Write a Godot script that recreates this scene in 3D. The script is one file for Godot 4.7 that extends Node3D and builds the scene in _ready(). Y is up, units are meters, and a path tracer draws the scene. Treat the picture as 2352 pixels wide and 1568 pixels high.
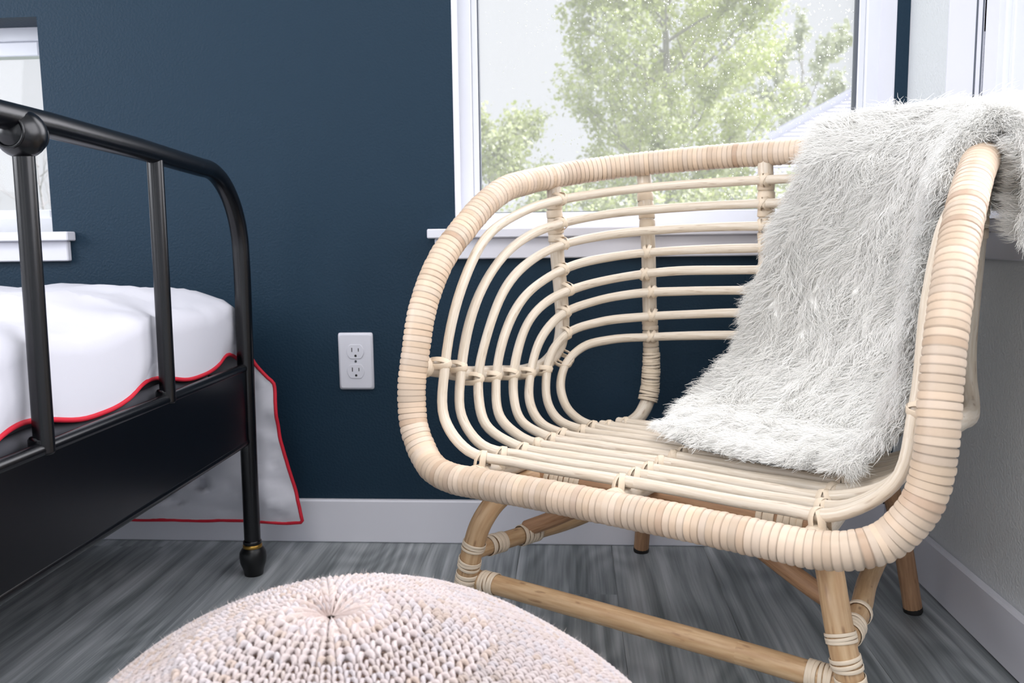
extends Node3D

# A bedroom corner: rattan armchair with a sheepskin, black metal bed foot, knitted pouf, three windows.
# World: the window wall is z = 0, the right wall x = 0.616, the floor y = 0.

const LAMP := 1.9
var rng := RandomNumberGenerator.new()
var M := {}


# Mesh builder: collects vertices, turns every triangle so that it faces along its normals.
class MB:
	var v := PackedVector3Array()
	var n := PackedVector3Array()
	var uv := PackedVector2Array()
	var c := PackedColorArray()
	var idx := PackedInt32Array()

	func vert(p: Vector3, nn: Vector3, t := Vector2.ZERO, col := Color.WHITE) -> int:
		v.append(p); n.append(nn); uv.append(t); c.append(col)
		return v.size() - 1

	func tri(a: int, b: int, d: int) -> void:
		var g := (v[d] - v[a]).cross(v[b] - v[a])
		if g.dot(n[a] + n[b] + n[d]) < 0.0:
			idx.append_array(PackedInt32Array([a, d, b]))
		else:
			idx.append_array(PackedInt32Array([a, b, d]))

	func quad(a: int, b: int, d: int, e: int) -> void:
		tri(a, b, d); tri(a, d, e)

	func flat4(a: Vector3, b: Vector3, d: Vector3, e: Vector3, out: Vector3, col := Color.WHITE) -> void:
		var nn := (b - a).cross(e - a).normalized()
		if nn.dot(out) < 0.0: nn = -nn
		quad(vert(a, nn, Vector2(0, 0), col), vert(b, nn, Vector2(1, 0), col), vert(d, nn, Vector2(1, 1), col), vert(e, nn, Vector2(0, 1), col))

	# A box between two corners with bevelled edges (bev 0: plain).
	func box(lo: Vector3, hi: Vector3, bev := 0.0, xf := Transform3D.IDENTITY, col := Color.WHITE) -> void:
		var mid := (lo + hi) / 2.0
		var h := (hi - lo) / 2.0
		bev = minf(bev, minf(h.x, minf(h.y, h.z)) * 0.9)
		for ax in 3:
			var u := (ax + 1) % 3
			var w := (ax + 2) % 3
			for s in [-1.0, 1.0]:
				var nn := Vector3.ZERO
				nn[ax] = s
				var q := []
				for k in [[-1.0, -1.0], [1.0, -1.0], [1.0, 1.0], [-1.0, 1.0]]:
					var p := mid
					p[ax] += s * h[ax]
					p[u] += k[0] * (h[u] - bev)
					p[w] += k[1] * (h[w] - bev)
					q.append(vert(xf * p, xf.basis * nn, Vector2(p[u], p[w]), col))
				quad(q[0], q[1], q[2], q[3])
		if bev <= 0.0: return
		for ax in 3:
			var u := (ax + 1) % 3
			var w := (ax + 2) % 3
			for su in [-1.0, 1.0]:
				for sw in [-1.0, 1.0]:
					var nn := Vector3.ZERO
					nn[u] = su; nn[w] = sw
					nn = nn.normalized()
					var q := []
					for k in [[-1.0, 0], [1.0, 0], [1.0, 1], [-1.0, 1]]:
						var p := mid
						p[ax] += k[0] * (h[ax] - bev)
						p[u] += su * (h[u] - (bev if k[1] == 0 else 0.0))
						p[w] += sw * (h[w] - (0.0 if k[1] == 0 else bev))
						q.append(vert(xf * p, xf.basis * nn, Vector2.ZERO, col))
					quad(q[0], q[1], q[2], q[3])
		for sx in [-1.0, 1.0]:
			for sy in [-1.0, 1.0]:
				for sz in [-1.0, 1.0]:
					var sg := Vector3(sx, sy, sz)
					var nn := sg.normalized()
					var q := []
					for ax in 3:
						var p := Vector3.ZERO
						for k in 3:
							p[k] = mid[k] + sg[k] * (h[k] - (0.0 if k == ax else bev))
						q.append(vert(xf * p, xf.basis * nn, Vector2.ZERO, col))
					tri(q[0], q[1], q[2])

	# A tube along points with a radius for each; rounded ends when capped.
	func tube(pts: PackedVector3Array, radii: PackedFloat32Array, sides := 12, capped := true, cols := PackedColorArray(), closed := false) -> void:
		var m := pts.size()
		var t := (pts[1] - pts[0]).normalized()
		var up := Vector3.UP if absf(t.y) < 0.9 else Vector3.RIGHT
		var a := t.cross(up).normalized()
		var first := v.size()
		var along := 0.0
		for i in m:
			var p0 := pts[(i - 1 + m) % m] if closed else pts[maxi(i - 1, 0)]
			var p1 := pts[(i + 1) % m] if closed else pts[mini(i + 1, m - 1)]
			if p0.distance_squared_to(p1) > 1e-12: t = (p1 - p0).normalized()
			a = (a - t * a.dot(t)).normalized()
			var b := t.cross(a)
			if i > 0: along += pts[i].distance_to(pts[i - 1])
			var r: float = radii[mini(i, radii.size() - 1)]
			var col: Color = cols[i] if cols.size() > i else Color.WHITE
			for k in sides + 1:
				var an := TAU * k / sides
				var d := a * cos(an) + b * sin(an)
				vert(pts[i] + d * r, d, Vector2(float(k) / sides, along), col)
		var rings := m if closed else m - 1
		for i in rings:
			var j := (i + 1) % m
			for k in sides:
				quad(first + i * (sides + 1) + k, first + i * (sides + 1) + k + 1, first + j * (sides + 1) + k + 1, first + j * (sides + 1) + k)
		if capped and not closed:
			for e in [0, m - 1]:
				var q: int = mini(1, m - 1) if e == 0 else m - 2
				var d := (pts[e] - pts[q]).normalized()
				var r: float = radii[mini(e, radii.size() - 1)]
				var col: Color = cols[e] if cols.size() > e else Color.WHITE
				var tip := vert(pts[e] + d * r * 0.35, d, Vector2(0.5, 0), col)
				var rim := []
				for k in sides + 1:
					var w := v[first + e * (sides + 1) + k] - pts[e]
					rim.append(vert(pts[e] + w * 0.85 + d * r * 0.25, (w.normalized() + d).normalized(), Vector2(float(k) / sides, 0), col))
				for k in sides:
					tri(tip, rim[k], rim[k + 1])
					quad(rim[k], rim[k + 1], first + e * (sides + 1) + k + 1, first + e * (sides + 1) + k)

	# A surface of revolution about y; profile of (radius, height).
	func lathe(prof: PackedVector2Array, at: Vector3, sides := 24) -> void:
		var first := v.size()
		var m := prof.size()
		for i in m:
			var d := prof[mini(i + 1, m - 1)] - prof[maxi(i - 1, 0)]
			var pn := Vector2(d.y, -d.x).normalized()
			for k in sides + 1:
				var an := TAU * k / sides
				var dir := Vector3(cos(an), 0, sin(an))
				var nn := dir * pn.x + Vector3.UP * pn.y
				if prof[i].x < 1e-4: nn = Vector3.UP * signf(pn.y if absf(pn.y) > 0.01 else 1.0)
				vert(at + dir * prof[i].x + Vector3.UP * prof[i].y, nn, Vector2(float(k) / sides, prof[i].y))
		for i in m - 1:
			for k in sides:
				quad(first + i * (sides + 1) + k, first + i * (sides + 1) + k + 1, first + (i + 1) * (sides + 1) + k + 1, first + (i + 1) * (sides + 1) + k)

	# A grid of points (rows x columns) with smooth normals; side chooses which way it faces at its middle.
	func sheet(g: Array, out: Vector3, col := Color.WHITE) -> void:
		var rows := g.size()
		var w: int = g[0].size()
		var first := v.size()
		var flip := 1.0
		var rm := rows / 2
		var wm := w / 2
		var nm: Vector3 = (g[mini(rm + 1, rows - 1)][wm] - g[rm - 1][wm]).cross(g[rm][mini(wm + 1, w - 1)] - g[rm][wm - 1])
		if nm.dot(out) < 0.0: flip = -1.0
		for i in rows:
			for j in w:
				var nn: Vector3 = (g[mini(i + 1, rows - 1)][j] - g[maxi(i - 1, 0)][j]).cross(g[i][mini(j + 1, w - 1)] - g[i][maxi(j - 1, 0)])
				nn = nn.normalized() * flip
				if nn.length_squared() < 0.5: nn = out
				vert(g[i][j], nn, Vector2(float(j) / (w - 1), float(i) / (rows - 1)), col)
		for i in rows - 1:
			for j in w - 1:
				quad(first + i * w + j, first + i * w + j + 1, first + (i + 1) * w + j + 1, first + (i + 1) * w + j)

	func mesh() -> ArrayMesh:
		var a := []
		a.resize(Mesh.ARRAY_MAX)
		a[Mesh.ARRAY_VERTEX] = v
		a[Mesh.ARRAY_NORMAL] = n
		a[Mesh.ARRAY_TEX_UV] = uv
		a[Mesh.ARRAY_COLOR] = c
		a[Mesh.ARRAY_INDEX] = idx
		var m := ArrayMesh.new()
		m.add_surface_from_arrays(Mesh.PRIMITIVE_TRIANGLES, a)
		return m


func V(x: float, y: float, z: float) -> Vector3:   # millimetres
	return Vector3(x, y, z) * 0.001


func put(called: String, mb: MB, mat: Material, parent: Node = self) -> MeshInstance3D:
	var o := MeshInstance3D.new()
	o.name = called
	o.mesh = mb.mesh()
	o.material_override = mat
	parent.add_child(o, true)
	return o


func thing(called: String, label: String, category: String, at := Vector3.ZERO, group := "") -> Node3D:
	var o := Node3D.new()
	o.name = called
	o.position = at
	add_child(o, true)
	tag(o, label, category, group)
	return o


func tag(o: Node, label: String, category: String, group := "") -> void:
	o.set_meta("label", label)
	o.set_meta("category", category)
	if group: o.set_meta("group", group)


func structure(called: String, label := "", category := "") -> Node3D:
	var o := Node3D.new()
	o.name = called
	add_child(o, true)
	o.set_meta("kind", "structure")
	if label: tag(o, label, category)
	return o


func spline(p: Array, per := 10) -> PackedVector3Array:   # Catmull-Rom
	var out := PackedVector3Array()
	for i in p.size() - 1:
		var a: Vector3 = p[maxi(i - 1, 0)]
		var b: Vector3 = p[i]
		var c: Vector3 = p[i + 1]
		var d: Vector3 = p[mini(i + 2, p.size() - 1)]
		# centripetal tangents keep uneven spacing smooth
		var l0 := maxf(a.distance_to(b), 1e-5)
		var l1 := maxf(b.distance_to(c), 1e-5)
		var l2 := maxf(c.distance_to(d), 1e-5)
		var m1 := (c - b) / l1 if i == 0 else ((b - a) / l0 * l1 + (c - b) / l1 * l0) / (l0 + l1)
		var m2 := (c - b) / l1 if i + 2 >= p.size() else ((c - b) / l1 * l2 + (d - c) / l2 * l1) / (l1 + l2)
		for k in per:
			var t := float(k) / per
			var t2 := t * t
			var t3 := t2 * t
			out.append(b * (2 * t3 - 3 * t2 + 1) + m1 * l1 * (t3 - 2 * t2 + t) + c * (3 * t2 - 2 * t3) + m2 * l1 * (t3 - t2))
	out.append(p[p.size() - 1])
	return out


func resample(p: PackedVector3Array, step: float) -> PackedVector3Array:
	var total := 0.0
	for i in p.size() - 1: total += p[i].distance_to(p[i + 1])
	var m := maxi(2, int(round(total / step)))
	var out := PackedVector3Array()
	var seg := 0
	var before := 0.0
	for i in m + 1:
		var want := total * i / m
		while seg < p.size() - 2 and before + p[seg].distance_to(p[seg + 1]) < want:
			before += p[seg].distance_to(p[seg + 1])
			seg += 1
		var l := maxf(p[seg].distance_to(p[seg + 1]), 1e-9)
		out.append(p[seg].lerp(p[seg + 1], clampf((want - before) / l, 0, 1)))
	return out


func mirror(p: PackedVector3Array) -> PackedVector3Array:
	var out := PackedVector3Array()
	for q in p: out.append(Vector3(-q.x, q.y, q.z))
	return out


func const_r(r: float) -> PackedFloat32Array:
	return PackedFloat32Array([r])


func mat(col: Color, rough := 0.6, metal := 0.0) -> StandardMaterial3D:
	var m := StandardMaterial3D.new()
	m.albedo_color = col
	m.roughness = rough
	m.metallic = metal
	return m


func rgb8(r: int, g: int, b: int) -> Color:
	return Color8(r, g, b)


func noise(freq: float, sd := 1, oct := 3) -> FastNoiseLite:
	var f := FastNoiseLite.new()
	f.seed = sd
	f.noise_type = FastNoiseLite.TYPE_SIMPLEX_SMOOTH
	f.frequency = freq
	f.fractal_octaves = oct
	return f


func noise_tex(freq: float, size := 512, sd := 1, oct := 3) -> NoiseTexture2D:
	var t := NoiseTexture2D.new()
	t.width = size
	t.height = size
	t.seamless = true
	t.noise = noise(freq, sd, oct)
	return t


func streaks(w: int, h: int, fx: float, fy: float, dark: Color, light: Color, sd: int, fleck := 0.0) -> ImageTexture:   # fibre along v
	var im := Image.create(w, h, false, Image.FORMAT_RGB8)
	var f := noise(1.0, sd, 4)
	var g := noise(1.0, sd + 7, 2)
	for y in h:
		for x in w:
			var a := TAU * x / w
			var q := f.get_noise_3d(cos(a) * fx, sin(a) * fx, y * fy / h) * 0.5 + 0.5
			q = clampf((q - 0.3) * 2.0, 0, 1)
			var col := dark.lerp(light, q)
			if fleck > 0.0:
				var s := g.get_noise_3d(cos(a) * fx * 0.6 + 9.0, sin(a) * fx * 0.6, y * fy * 2.0 / h)
				if s > 0.5: col = col.lerp(Color(0.42, 0.28, 0.18), (s - 0.5) * fleck)
			im.set_pixel(x, y, col)
	return ImageTexture.create_from_image(im)


func make_materials() -> void:
	var peel := noise_tex(0.06, 512, 3, 2)
	M.teal = mat(rgb8(29, 50, 66), 0.5)
	M.grey_wall = mat(rgb8(220, 223, 225), 0.6)
	for m in [M.teal, M.grey_wall]:
		m.heightmap_enabled = true
		m.heightmap_texture = peel
		m.heightmap_scale = 0.07
		m.uv1_triplanar = true
		m.uv1_world_triplanar = true
		m.uv1_scale = Vector3(5, 5, 5)
		m.metallic_specular = 0.3
	M.lamp = mat(rgb8(255, 252, 246), 0.6)
	M.lamp.emission_enabled = true
	M.lamp.emission = rgb8(255, 251, 246)
	M.lamp.emission_energy_multiplier = 2.0
	M.teal.heightmap_scale = 0.045
	M.ceiling = mat(rgb8(235, 235, 235), 0.9)
	M.trim = mat(rgb8(226, 226, 234), 0.35)
	M.vinyl = mat(rgb8(232, 234, 240), 0.3)
	M.gasket = mat(rgb8(90, 95, 105), 0.6)
	var glass := mat(Color(1, 1, 1, 0.03), 0.02)
	glass.metallic_specular = 0.2
	glass.transparency = BaseMaterial3D.TRANSPARENCY_ALPHA
	M.glass = glass
	# the rain-wet pane scatters some daylight in its film of water
	var wet: StandardMaterial3D = glass.duplicate()
	wet.backlight_enabled = true
	wet.backlight = Color(0.36, 0.36, 0.36)
	M.wet_glass = wet
	var drop := mat(Color(1, 1, 1, 0.0), 0.0)
	drop.refraction_enabled = true
	drop.refraction_scale = 0.033
	M.drop = drop
	# floor boards: grey wood grain
	var im := Image.create(768, 1024, false, Image.FORMAT_RGB8)
	var hm := Image.create(768, 1024, false, Image.FORMAT_L8)
	var f1 := noise(1.0, 11, 4)
	var f2 := noise(1.0, 12, 3)
	var f3 := noise(1.0, 13, 2)
	for y in 1024:
		for x in 768:
			var u := x / 768.0 * 0.9
			var w := y / 1024.0 * 1.3
			var wp := f3.get_noise_2d(u * 5.0, w * 1.6)
			var rings := f3.get_noise_2d(u * 4.0 + 40.0, w * 1.1 + 5.0)
			var band := sin((rings * 5.0 + u * 16.0) * 5.0) * 0.5 + 0.5
			var fine := f1.get_noise_2d((u + wp * 0.006) * 210.0, w * 5.0)
			var mid := f2.get_noise_2d((u + wp * 0.012) * 34.0, w * 0.8)
			var t := clampf(0.5 + mid * 0.6 + fine * 0.24 + (band - 0.5) * 0.22, 0, 1)
			im.set_pixel(x, y, rgb8(104, 110, 112).lerp(rgb8(186, 190, 193), t))
			var hgt := clampf(0.6 + fine * 0.5, 0, 1)
			hm.set_pixel(x, y, Color(hgt, hgt, hgt))
	M.floor = mat(Color.WHITE, 0.48)
	M.floor.albedo_texture = ImageTexture.create_from_image(im)
	M.floor.heightmap_enabled = true
	M.floor.heightmap_texture = ImageTexture.create_from_image(hm)
	M.floor.heightmap_scale = 0.02
	M.subfloor = mat(rgb8(30, 30, 32), 0.9)
	# bed
	M.black = mat(rgb8(4, 5, 9), 0.27)
	M.black.metallic_specular = 0.5
	M.brass = mat(rgb8(178, 140, 70), 0.35, 1.0)
	M.foot_black = mat(rgb8(5, 6, 8), 0.38)
	var weave := noise_tex(0.35, 256, 21, 2)
	M.cotton = mat(rgb8(208, 208, 216), 0.85)
	M.cotton.heightmap_enabled = true
	M.cotton.heightmap_texture = weave
	M.cotton.heightmap_scale = 0.01
	M.cotton.uv1_triplanar = true
	M.cotton.uv1_scale = Vector3(14, 14, 14)
	M.red = mat(rgb8(200, 24, 48), 0.7)
	M.mattress = mat(rgb8(70, 70, 76), 0.8)
	# rattan
	M.rod = mat(Color.WHITE, 0.42)
	M.rod.albedo_texture = streaks(64, 512, 3.0, 6.0, rgb8(212, 196, 174), rgb8(234, 223, 208), 31, 1.2)
	M.rod.uv1_scale = Vector3(1, 2.0, 1)
	M.pole = mat(Color.WHITE, 0.42)
	M.pole.albedo_texture = streaks(64, 512, 3.0, 5.0, rgb8(188, 150, 110), rgb8(214, 182, 142), 33, 1.6)
	M.pole.uv1_scale = Vector3(1, 2.5, 1)
	M.dark_pole = mat(Color.WHITE, 0.5)
	M.dark_pole.albedo_texture = streaks(64, 512, 3.0, 5.0, rgb8(160, 120, 88), rgb8(192, 152, 116), 35, 1.5)
	M.dark_pole.uv1_scale = Vector3(1, 2.5, 1)
	M.wrap = mat(Color.WHITE, 0.45)
	M.wrap.vertex_color_use_as_albedo = true
	M.tie = mat(rgb8(228, 210, 186), 0.5)
	M.rubber = mat(rgb8(24, 22, 22), 0.7)
	# fleece and yarn
	M.hide = mat(rgb8(247, 245, 239), 0.95)
	M.fleece = mat(rgb8(255, 253, 247), 0.85)
	M.fleece.backlight_enabled = true
	M.fleece.backlight = Color(0.16, 0.16, 0.155)
	M.suede = mat(rgb8(246, 243, 236), 0.95)
	M.yarn = mat(Color.WHITE, 0.9)
	M.yarn.vertex_color_use_as_albedo = true
	M.yarn.rim_enabled = true
	M.yarn.rim = 0.4
	M.yarn.heightmap_enabled = true
	M.yarn.heightmap_texture = noise_tex(0.2, 128, 40, 2)
	M.yarn.heightmap_scale = 0.05
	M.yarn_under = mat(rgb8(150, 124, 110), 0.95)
	# outlet
	M.plate = mat(rgb8(218, 218, 226), 0.3)
	M.slot = mat(rgb8(12, 12, 14), 0.6)
	M.steel = mat(rgb8(200, 204, 210), 0.3, 0.6)
	M.outlet_mark = mat(rgb8(150, 160, 168), 0.6)
	# outdoors
	M.leaf = mat(Color.WHITE, 0.6)
	M.leaf.vertex_color_use_as_albedo = true
	M.leaf.backlight_enabled = true
	M.leaf.backlight = Color(0.5, 0.5, 0.4)
	M.bark = mat(rgb8(176, 172, 172), 0.9)
	M.shingle = mat(rgb8(196, 196, 208), 0.9)
	M.ridge = mat(rgb8(160, 162, 176), 0.9)
	M.siding = mat(rgb8(214, 214, 214), 0.8)
	M.lawn = mat(rgb8(92, 104, 76), 0.95)


func _ready() -> void:
	rng.seed = 7
	# ---- camera, sky, light
	var cam := Camera3D.new()
	cam.name = "camera"
	var at := CameraAttributesPhysical.new()
	at.frustum_focal_length = 30.281
	at.frustum_focus_distance = 1.15
	at.frustum_near = 0.05
	at.frustum_far = 400.0
	at.exposure_aperture = 9.0
	cam.attributes = at
	add_child(cam)
	cam.current = true
	cam.transform = Transform3D(Basis(Vector3.UP, 0.0700226) * Basis(Vector3.RIGHT, -0.1208527) * Basis(Vector3(0, 0, 1), -0.0132885), Vector3(0, 0.610689, 1.66946))
	var we := WorldEnvironment.new()
	we.name = "world_environment"
	var e := Environment.new()
	e.background_mode = Environment.BG_COLOR
	e.background_color = rgb8(225, 228, 233)
	e.background_energy_multiplier = 1.0
	e.tonemap_mode = Environment.TONE_MAPPER_LINEAR
	e.tonemap_exposure = 1.0
	e.sdfgi_enabled = true
	e.ssao_enabled = true
	e.ssil_enabled = true
	we.environment = e
	add_child(we)
	# the brightest part of the overcast sky, high behind the two near windows
	var sun := DirectionalLight3D.new()
	sun.name = "bright_overcast"
	sun.light_energy = 3.6
	sun.light_color = rgb8(250, 249, 255)
	sun.light_angular_distance = 110.0
	sun.shadow_enabled = true
	sun.basis = Basis.looking_at(-Vector3(0.78, 0.6, -0.42).normalized())
	add_child(sun)
	# daylight of the wide window behind the camera
	var day := AreaLight3D.new()
	day.name = "window_daylight"
	day.area_size = Vector2(2.7, 1.7)
	day.area_normalize_energy = true
	day.light_energy = 1.7
	day.light_color = rgb8(245, 248, 255)
	day.area_range = 12.0
	day.area_attenuation = 2.0
	day.shadow_enabled = true
	day.position = Vector3(-0.9, 1.35, 4.02)
	day.basis = Basis.looking_at(Vector3(0, -0.1, -1).normalized())
	add_child(day)
	# daylight of the window in the left wall, beyond the bed
	var west := AreaLight3D.new()
	west.name = "left_window_daylight"
	west.area_size = Vector2(2.1, 1.3)
	west.area_normalize_energy = true
	west.light_energy = 7.2
	west.light_color = rgb8(246, 248, 255)
	west.area_range = 12.0
	west.area_attenuation = 2.0
	west.shadow_enabled = true
	west.position = Vector3(-3.1, 1.55, 1.9)
	west.basis = Basis.looking_at(Vector3(1, -0.12, 0).normalized())
	add_child(west)

	make_materials()
	build_room()
	build_windows()
	build_ceiling_lamp()
	build_outlet()
	build_bed()
	build_chair()
	build_sheepskin()
	build_pouf()
	build_outdoors()


# ------------------------------------------------------------------ room
func wall_with_holes(called: String, axis: int, at: float, thick: float, a0: float, a1: float, y0: float, y1: float, holes: Array, m: Material) -> void:
	# axis 2: the wall runs along x at z = at; axis 0: along z at x = at. holes: [lo, hi, bottom, top] in order
	var mb := MB.new()
	var cuts := []
	var cur := a0
	for h in holes:
		cuts.append([cur, h[0], y0, y1])
		cuts.append([h[0], h[1], y0, h[2]])
		cuts.append([h[0], h[1], h[3], y1])
		cur = h[1]
	cuts.append([cur, a1, y0, y1])
	for k in cuts:
		if k[1] - k[0] < 0.001 or k[3] - k[2] < 0.001: continue
		if axis == 2:
			mb.box(Vector3(k[0], k[2], minf(at, at + thick)), Vector3(k[1], k[3], maxf(at, at + thick)))
		else:
			mb.box(Vector3(minf(at, at + thick), k[2], k[0]), Vector3(maxf(at, at + thick), k[3], k[1]))
	var o := put(called, mb, m)
	o.set_meta("kind", "structure")


func build_ceiling_lamp() -> void:
	# the room's flat ceiling lamp, above the picture: a glowing panel in a white frame and an area light just under it
	var o := thing("ceiling_lamp", "flat white ceiling lamp above the foot of the bed", "lamp", Vector3(-0.5, 2.5, 1.8))
	var mb := MB.new()
	for b in [[-0.5, -0.46, -0.5, 0.5], [0.46, 0.5, -0.5, 0.5], [-0.46, 0.46, -0.5, -0.46], [-0.46, 0.46, 0.46, 0.5]]:
		mb.box(Vector3(b[0], -0.07, b[2]), Vector3(b[1], 0.0, b[3]), 0.004)
	put("frame", mb, M.trim, o)
	mb = MB.new()
	mb.box(Vector3(-0.46, -0.06, -0.46), Vector3(0.46, -0.04, 0.46))
	put("glowing_panel", mb, M.lamp, o)
	var l := AreaLight3D.new()
	l.name = "ceiling_lamp_light"
	l.area_size = Vector2(0.9, 0.9)
	l.area_normalize_energy = true
	l.light_energy = LAMP
	l.light_color = rgb8(255, 251, 248)
	l.area_range = 12.0
	l.area_attenuation = 2.0
	l.shadow_enabled = true
	l.position = Vector3(0, -0.075, 0)
	l.basis = Basis.looking_at(Vector3.DOWN, Vector3(0, 0, 1))
	o.add_child(l)


func build_room() -> void:
	wall_with_holes("wall_back", 2, 0.0, -0.16, -3.2, 0.776, -0.1, 2.5, [[-2.25, -1.0345, 0.6325, 1.047], [-0.2225, 0.591, 0.6095, 2.05]], M.teal)
	wall_with_holes("wall_right", 0, 0.616, 0.16, 0.0, 4.1, -0.1, 2.5, [[0.166, 1.75, 0.6095, 2.05]], M.grey_wall)
	wall_with_holes("wall_left", 0, -3.2, -0.16, -0.16, 4.26, -0.1, 2.5, [[0.8, 3.0, 0.85, 2.25]], M.grey_wall)
	wall_with_holes("wall_front", 2, 4.1, 0.16, -3.2, 0.776, -0.1, 2.5, [[-2.3, 0.5, 0.45, 2.25]], M.grey_wall)
	var mb := MB.new()
	mb.box(Vector3(-3.36, 2.5, -0.16), Vector3(0.776, 2.62, 4.26))
	put("ceiling", mb, M.ceiling).set_meta("kind", "structure")
	# floor of separate boards running towards the window wall
	var fl := structure("floor")
	mb = MB.new()
	mb.box(Vector3(-3.36, -0.14, -0.16), Vector3(0.776, -0.012, 4.26))
	put("subfloor", mb, M.subfloor, fl)
	var w := 0.18
	var col := 0
	var x := 0.616
	while x > -3.2:
		var z := fposmod(col * 0.47 + 0.31, 1.0) * 0.3 + 0.92 - 1.22
		while z < 4.1:
			var z0 := maxf(z, 0.0)
			var z1 := minf(z + 1.22, 4.1)
			var x0 := maxf(x - w, -3.2)
			if z1 - z0 > 0.02:
				board(fl, x0, x, z0, z1, col)
			z += 1.22
		x -= w
		col += 1
	# baseboards: flat faced with an eased top edge
	for b in [["baseboard_back", Vector3(-3.2, 0.0, 0.0), Vector3(0.602, 0.089, 0.014)], ["baseboard_right", Vector3(0.602, 0.0, 0.0), Vector3(0.616, 0.089, 4.1)], ["baseboard_left", Vector3(-3.2, 0, 0.014), Vector3(-3.186, 0.089, 4.1)]]:
		mb = MB.new()
		mb.box(b[1], b[2], 0.003)
		put(b[0], mb, M.trim).set_meta("kind", "structure")


func board(fl: Node3D, x0: float, x1: float, z0: float, z1: float, col: int) -> void:
	var mb := MB.new()
	var b := 0.0007
	var cu := (col * 3 + int(z0 * 2.0)) % 5
	var dv := rng.randf()
	var dirv := 1.0 if rng.randf() < 0.5 else -1.0
	var tone := 1.0 + rng.randf_range(-0.07, 0.07)
	var pts := [[x0, z0, -0.004], [x1, z0, -0.004], [x1, z1, -0.004], [x0, z1, -0.004], [x0 + b, z0 + b, 0.0], [x1 - b, z0 + b, 0.0], [x1 - b, z1 - b, 0.0], [x0 + b, z1 - b, 0.0]]
	var q := []
	for i in 8:
		var p: Array = pts[i]
		var nn := Vector3.UP
		q.append(mb.vert(Vector3(p[0], p[2], p[1]), nn, Vector2((cu + (p[0] - x0) / 0.18) / 5.0, dv + dirv * p[1] / 1.3), Color(tone, tone, tone)))
	mb.quad(q[4], q[5], q[6], q[7])
	for k in 4:
		mb.quad(q[k], q[(k + 1) % 4], q[4 + (k + 1) % 4], q[4 + k])
	put("board", mb, M.floor, fl)


# ------------------------------------------------------------------ windows
func bar(mb: MB, ax: int, lo: Vector3, hi: Vector3, bev := 0.002) -> void:
	# the same window is built on either wall: ax 2 keeps x, z; ax 0 turns the window onto the right wall (x -> z, -z outwards -> +x)
	if ax == 2:
		mb.box(lo, hi, bev)
	else:
		mb.box(Vector3(0.616 - hi.z, lo.y, lo.x), Vector3(0.616 - lo.z, hi.y, hi.x), bev)


func frame4(mb: MB, ax: int, a0: float, a1: float, y0: float, y1: float, w: float, z0: float, z1: float, bev := 0.002) -> void:
	bar(mb, ax, Vector3(a0, y0, z0), Vector3(a0 + w, y1, z1), bev)
	bar(mb, ax, Vector3(a1 - w, y0, z0), Vector3(a1, y1, z1), bev)
	bar(mb, ax, Vector3(a0 + w, y0, z0), Vector3(a1 - w, y0 + w, z1), bev)
	bar(mb, ax, Vector3(a0 + w, y1 - w, z0), Vector3(a1 - w, y1, z1), bev)


func window(called: String, ax: int, a0: float, a1: float, y0: float, y1: float, liner: bool) -> Node3D:
	var o := structure(called)
	var mb := MB.new()
	# vinyl frame set 78 mm back in the opening, with a stepped sash inside it
	frame4(mb, ax, a0 - 0.01, a1 + 0.01, y0 - 0.005, y1 + 0.01, 0.036, -0.13, -0.078)
	put("window_frame", mb, M.vinyl, o)
	mb = MB.new()
	frame4(mb, ax, a0 + 0.026, a1 - 0.026, y0 + 0.018, y1 - 0.026, 0.012, -0.125, -0.086, 0.0015)
	put("glazing_bead", mb, M.vinyl, o)
	mb = MB.new()
	frame4(mb, ax, a0 + 0.0375, a1 - 0.0375, y0 + 0.0295, y1 - 0.0375, 0.003, -0.112, -0.09, 0.0)
	put("gasket", mb, M.gasket, o)
	mb = MB.new()
	bar(mb, ax, Vector3(a0 + 0.03, y0 + 0.022, -0.106), Vector3(a1 - 0.03, y1 - 0.03, -0.102), 0.0)
	put("pane", mb, M.wet_glass if called == "window_2" else M.glass, o)
	if liner:
		mb = MB.new()
		bar(mb, ax, Vector3(a0 - 0.001, y0, -0.079), Vector3(a0 + 0.0015, y1, 0.0005), 0.0)
		bar(mb, ax, Vector3(a1 - 0.0015, y0, -0.079), Vector3(a1 + 0.001, y1, 0.0005), 0.0)
		put("jamb_liner", mb, M.trim, o)
	return o


func sill(o: Node3D, ax: int, a0: float, a1: float, top: float, left_ext: float, right_ext: float) -> void:
	var mb := MB.new()
	bar(mb, ax, Vector3(a0 + 0.0005, top - 0.018, -0.079), Vector3(a1 - 0.0005, top, 0.001), 0.0)
	bar(mb, ax, Vector3(a0 - left_ext, top - 0.018, 0.0), Vector3(a1 + right_ext, top, 0.03), 0.002)
	put("sill_board", mb, M.trim, o)
	mb = MB.new()
	bar(mb, ax, Vector3(a0 - maxf(left_ext - 0.012, 0.0), top - 0.058, 0.0), Vector3(a1 + maxf(right_ext - 0.011, 0.0), top - 0.018, 0.014), 0.002)
	put("apron", mb, M.trim, o)


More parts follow.
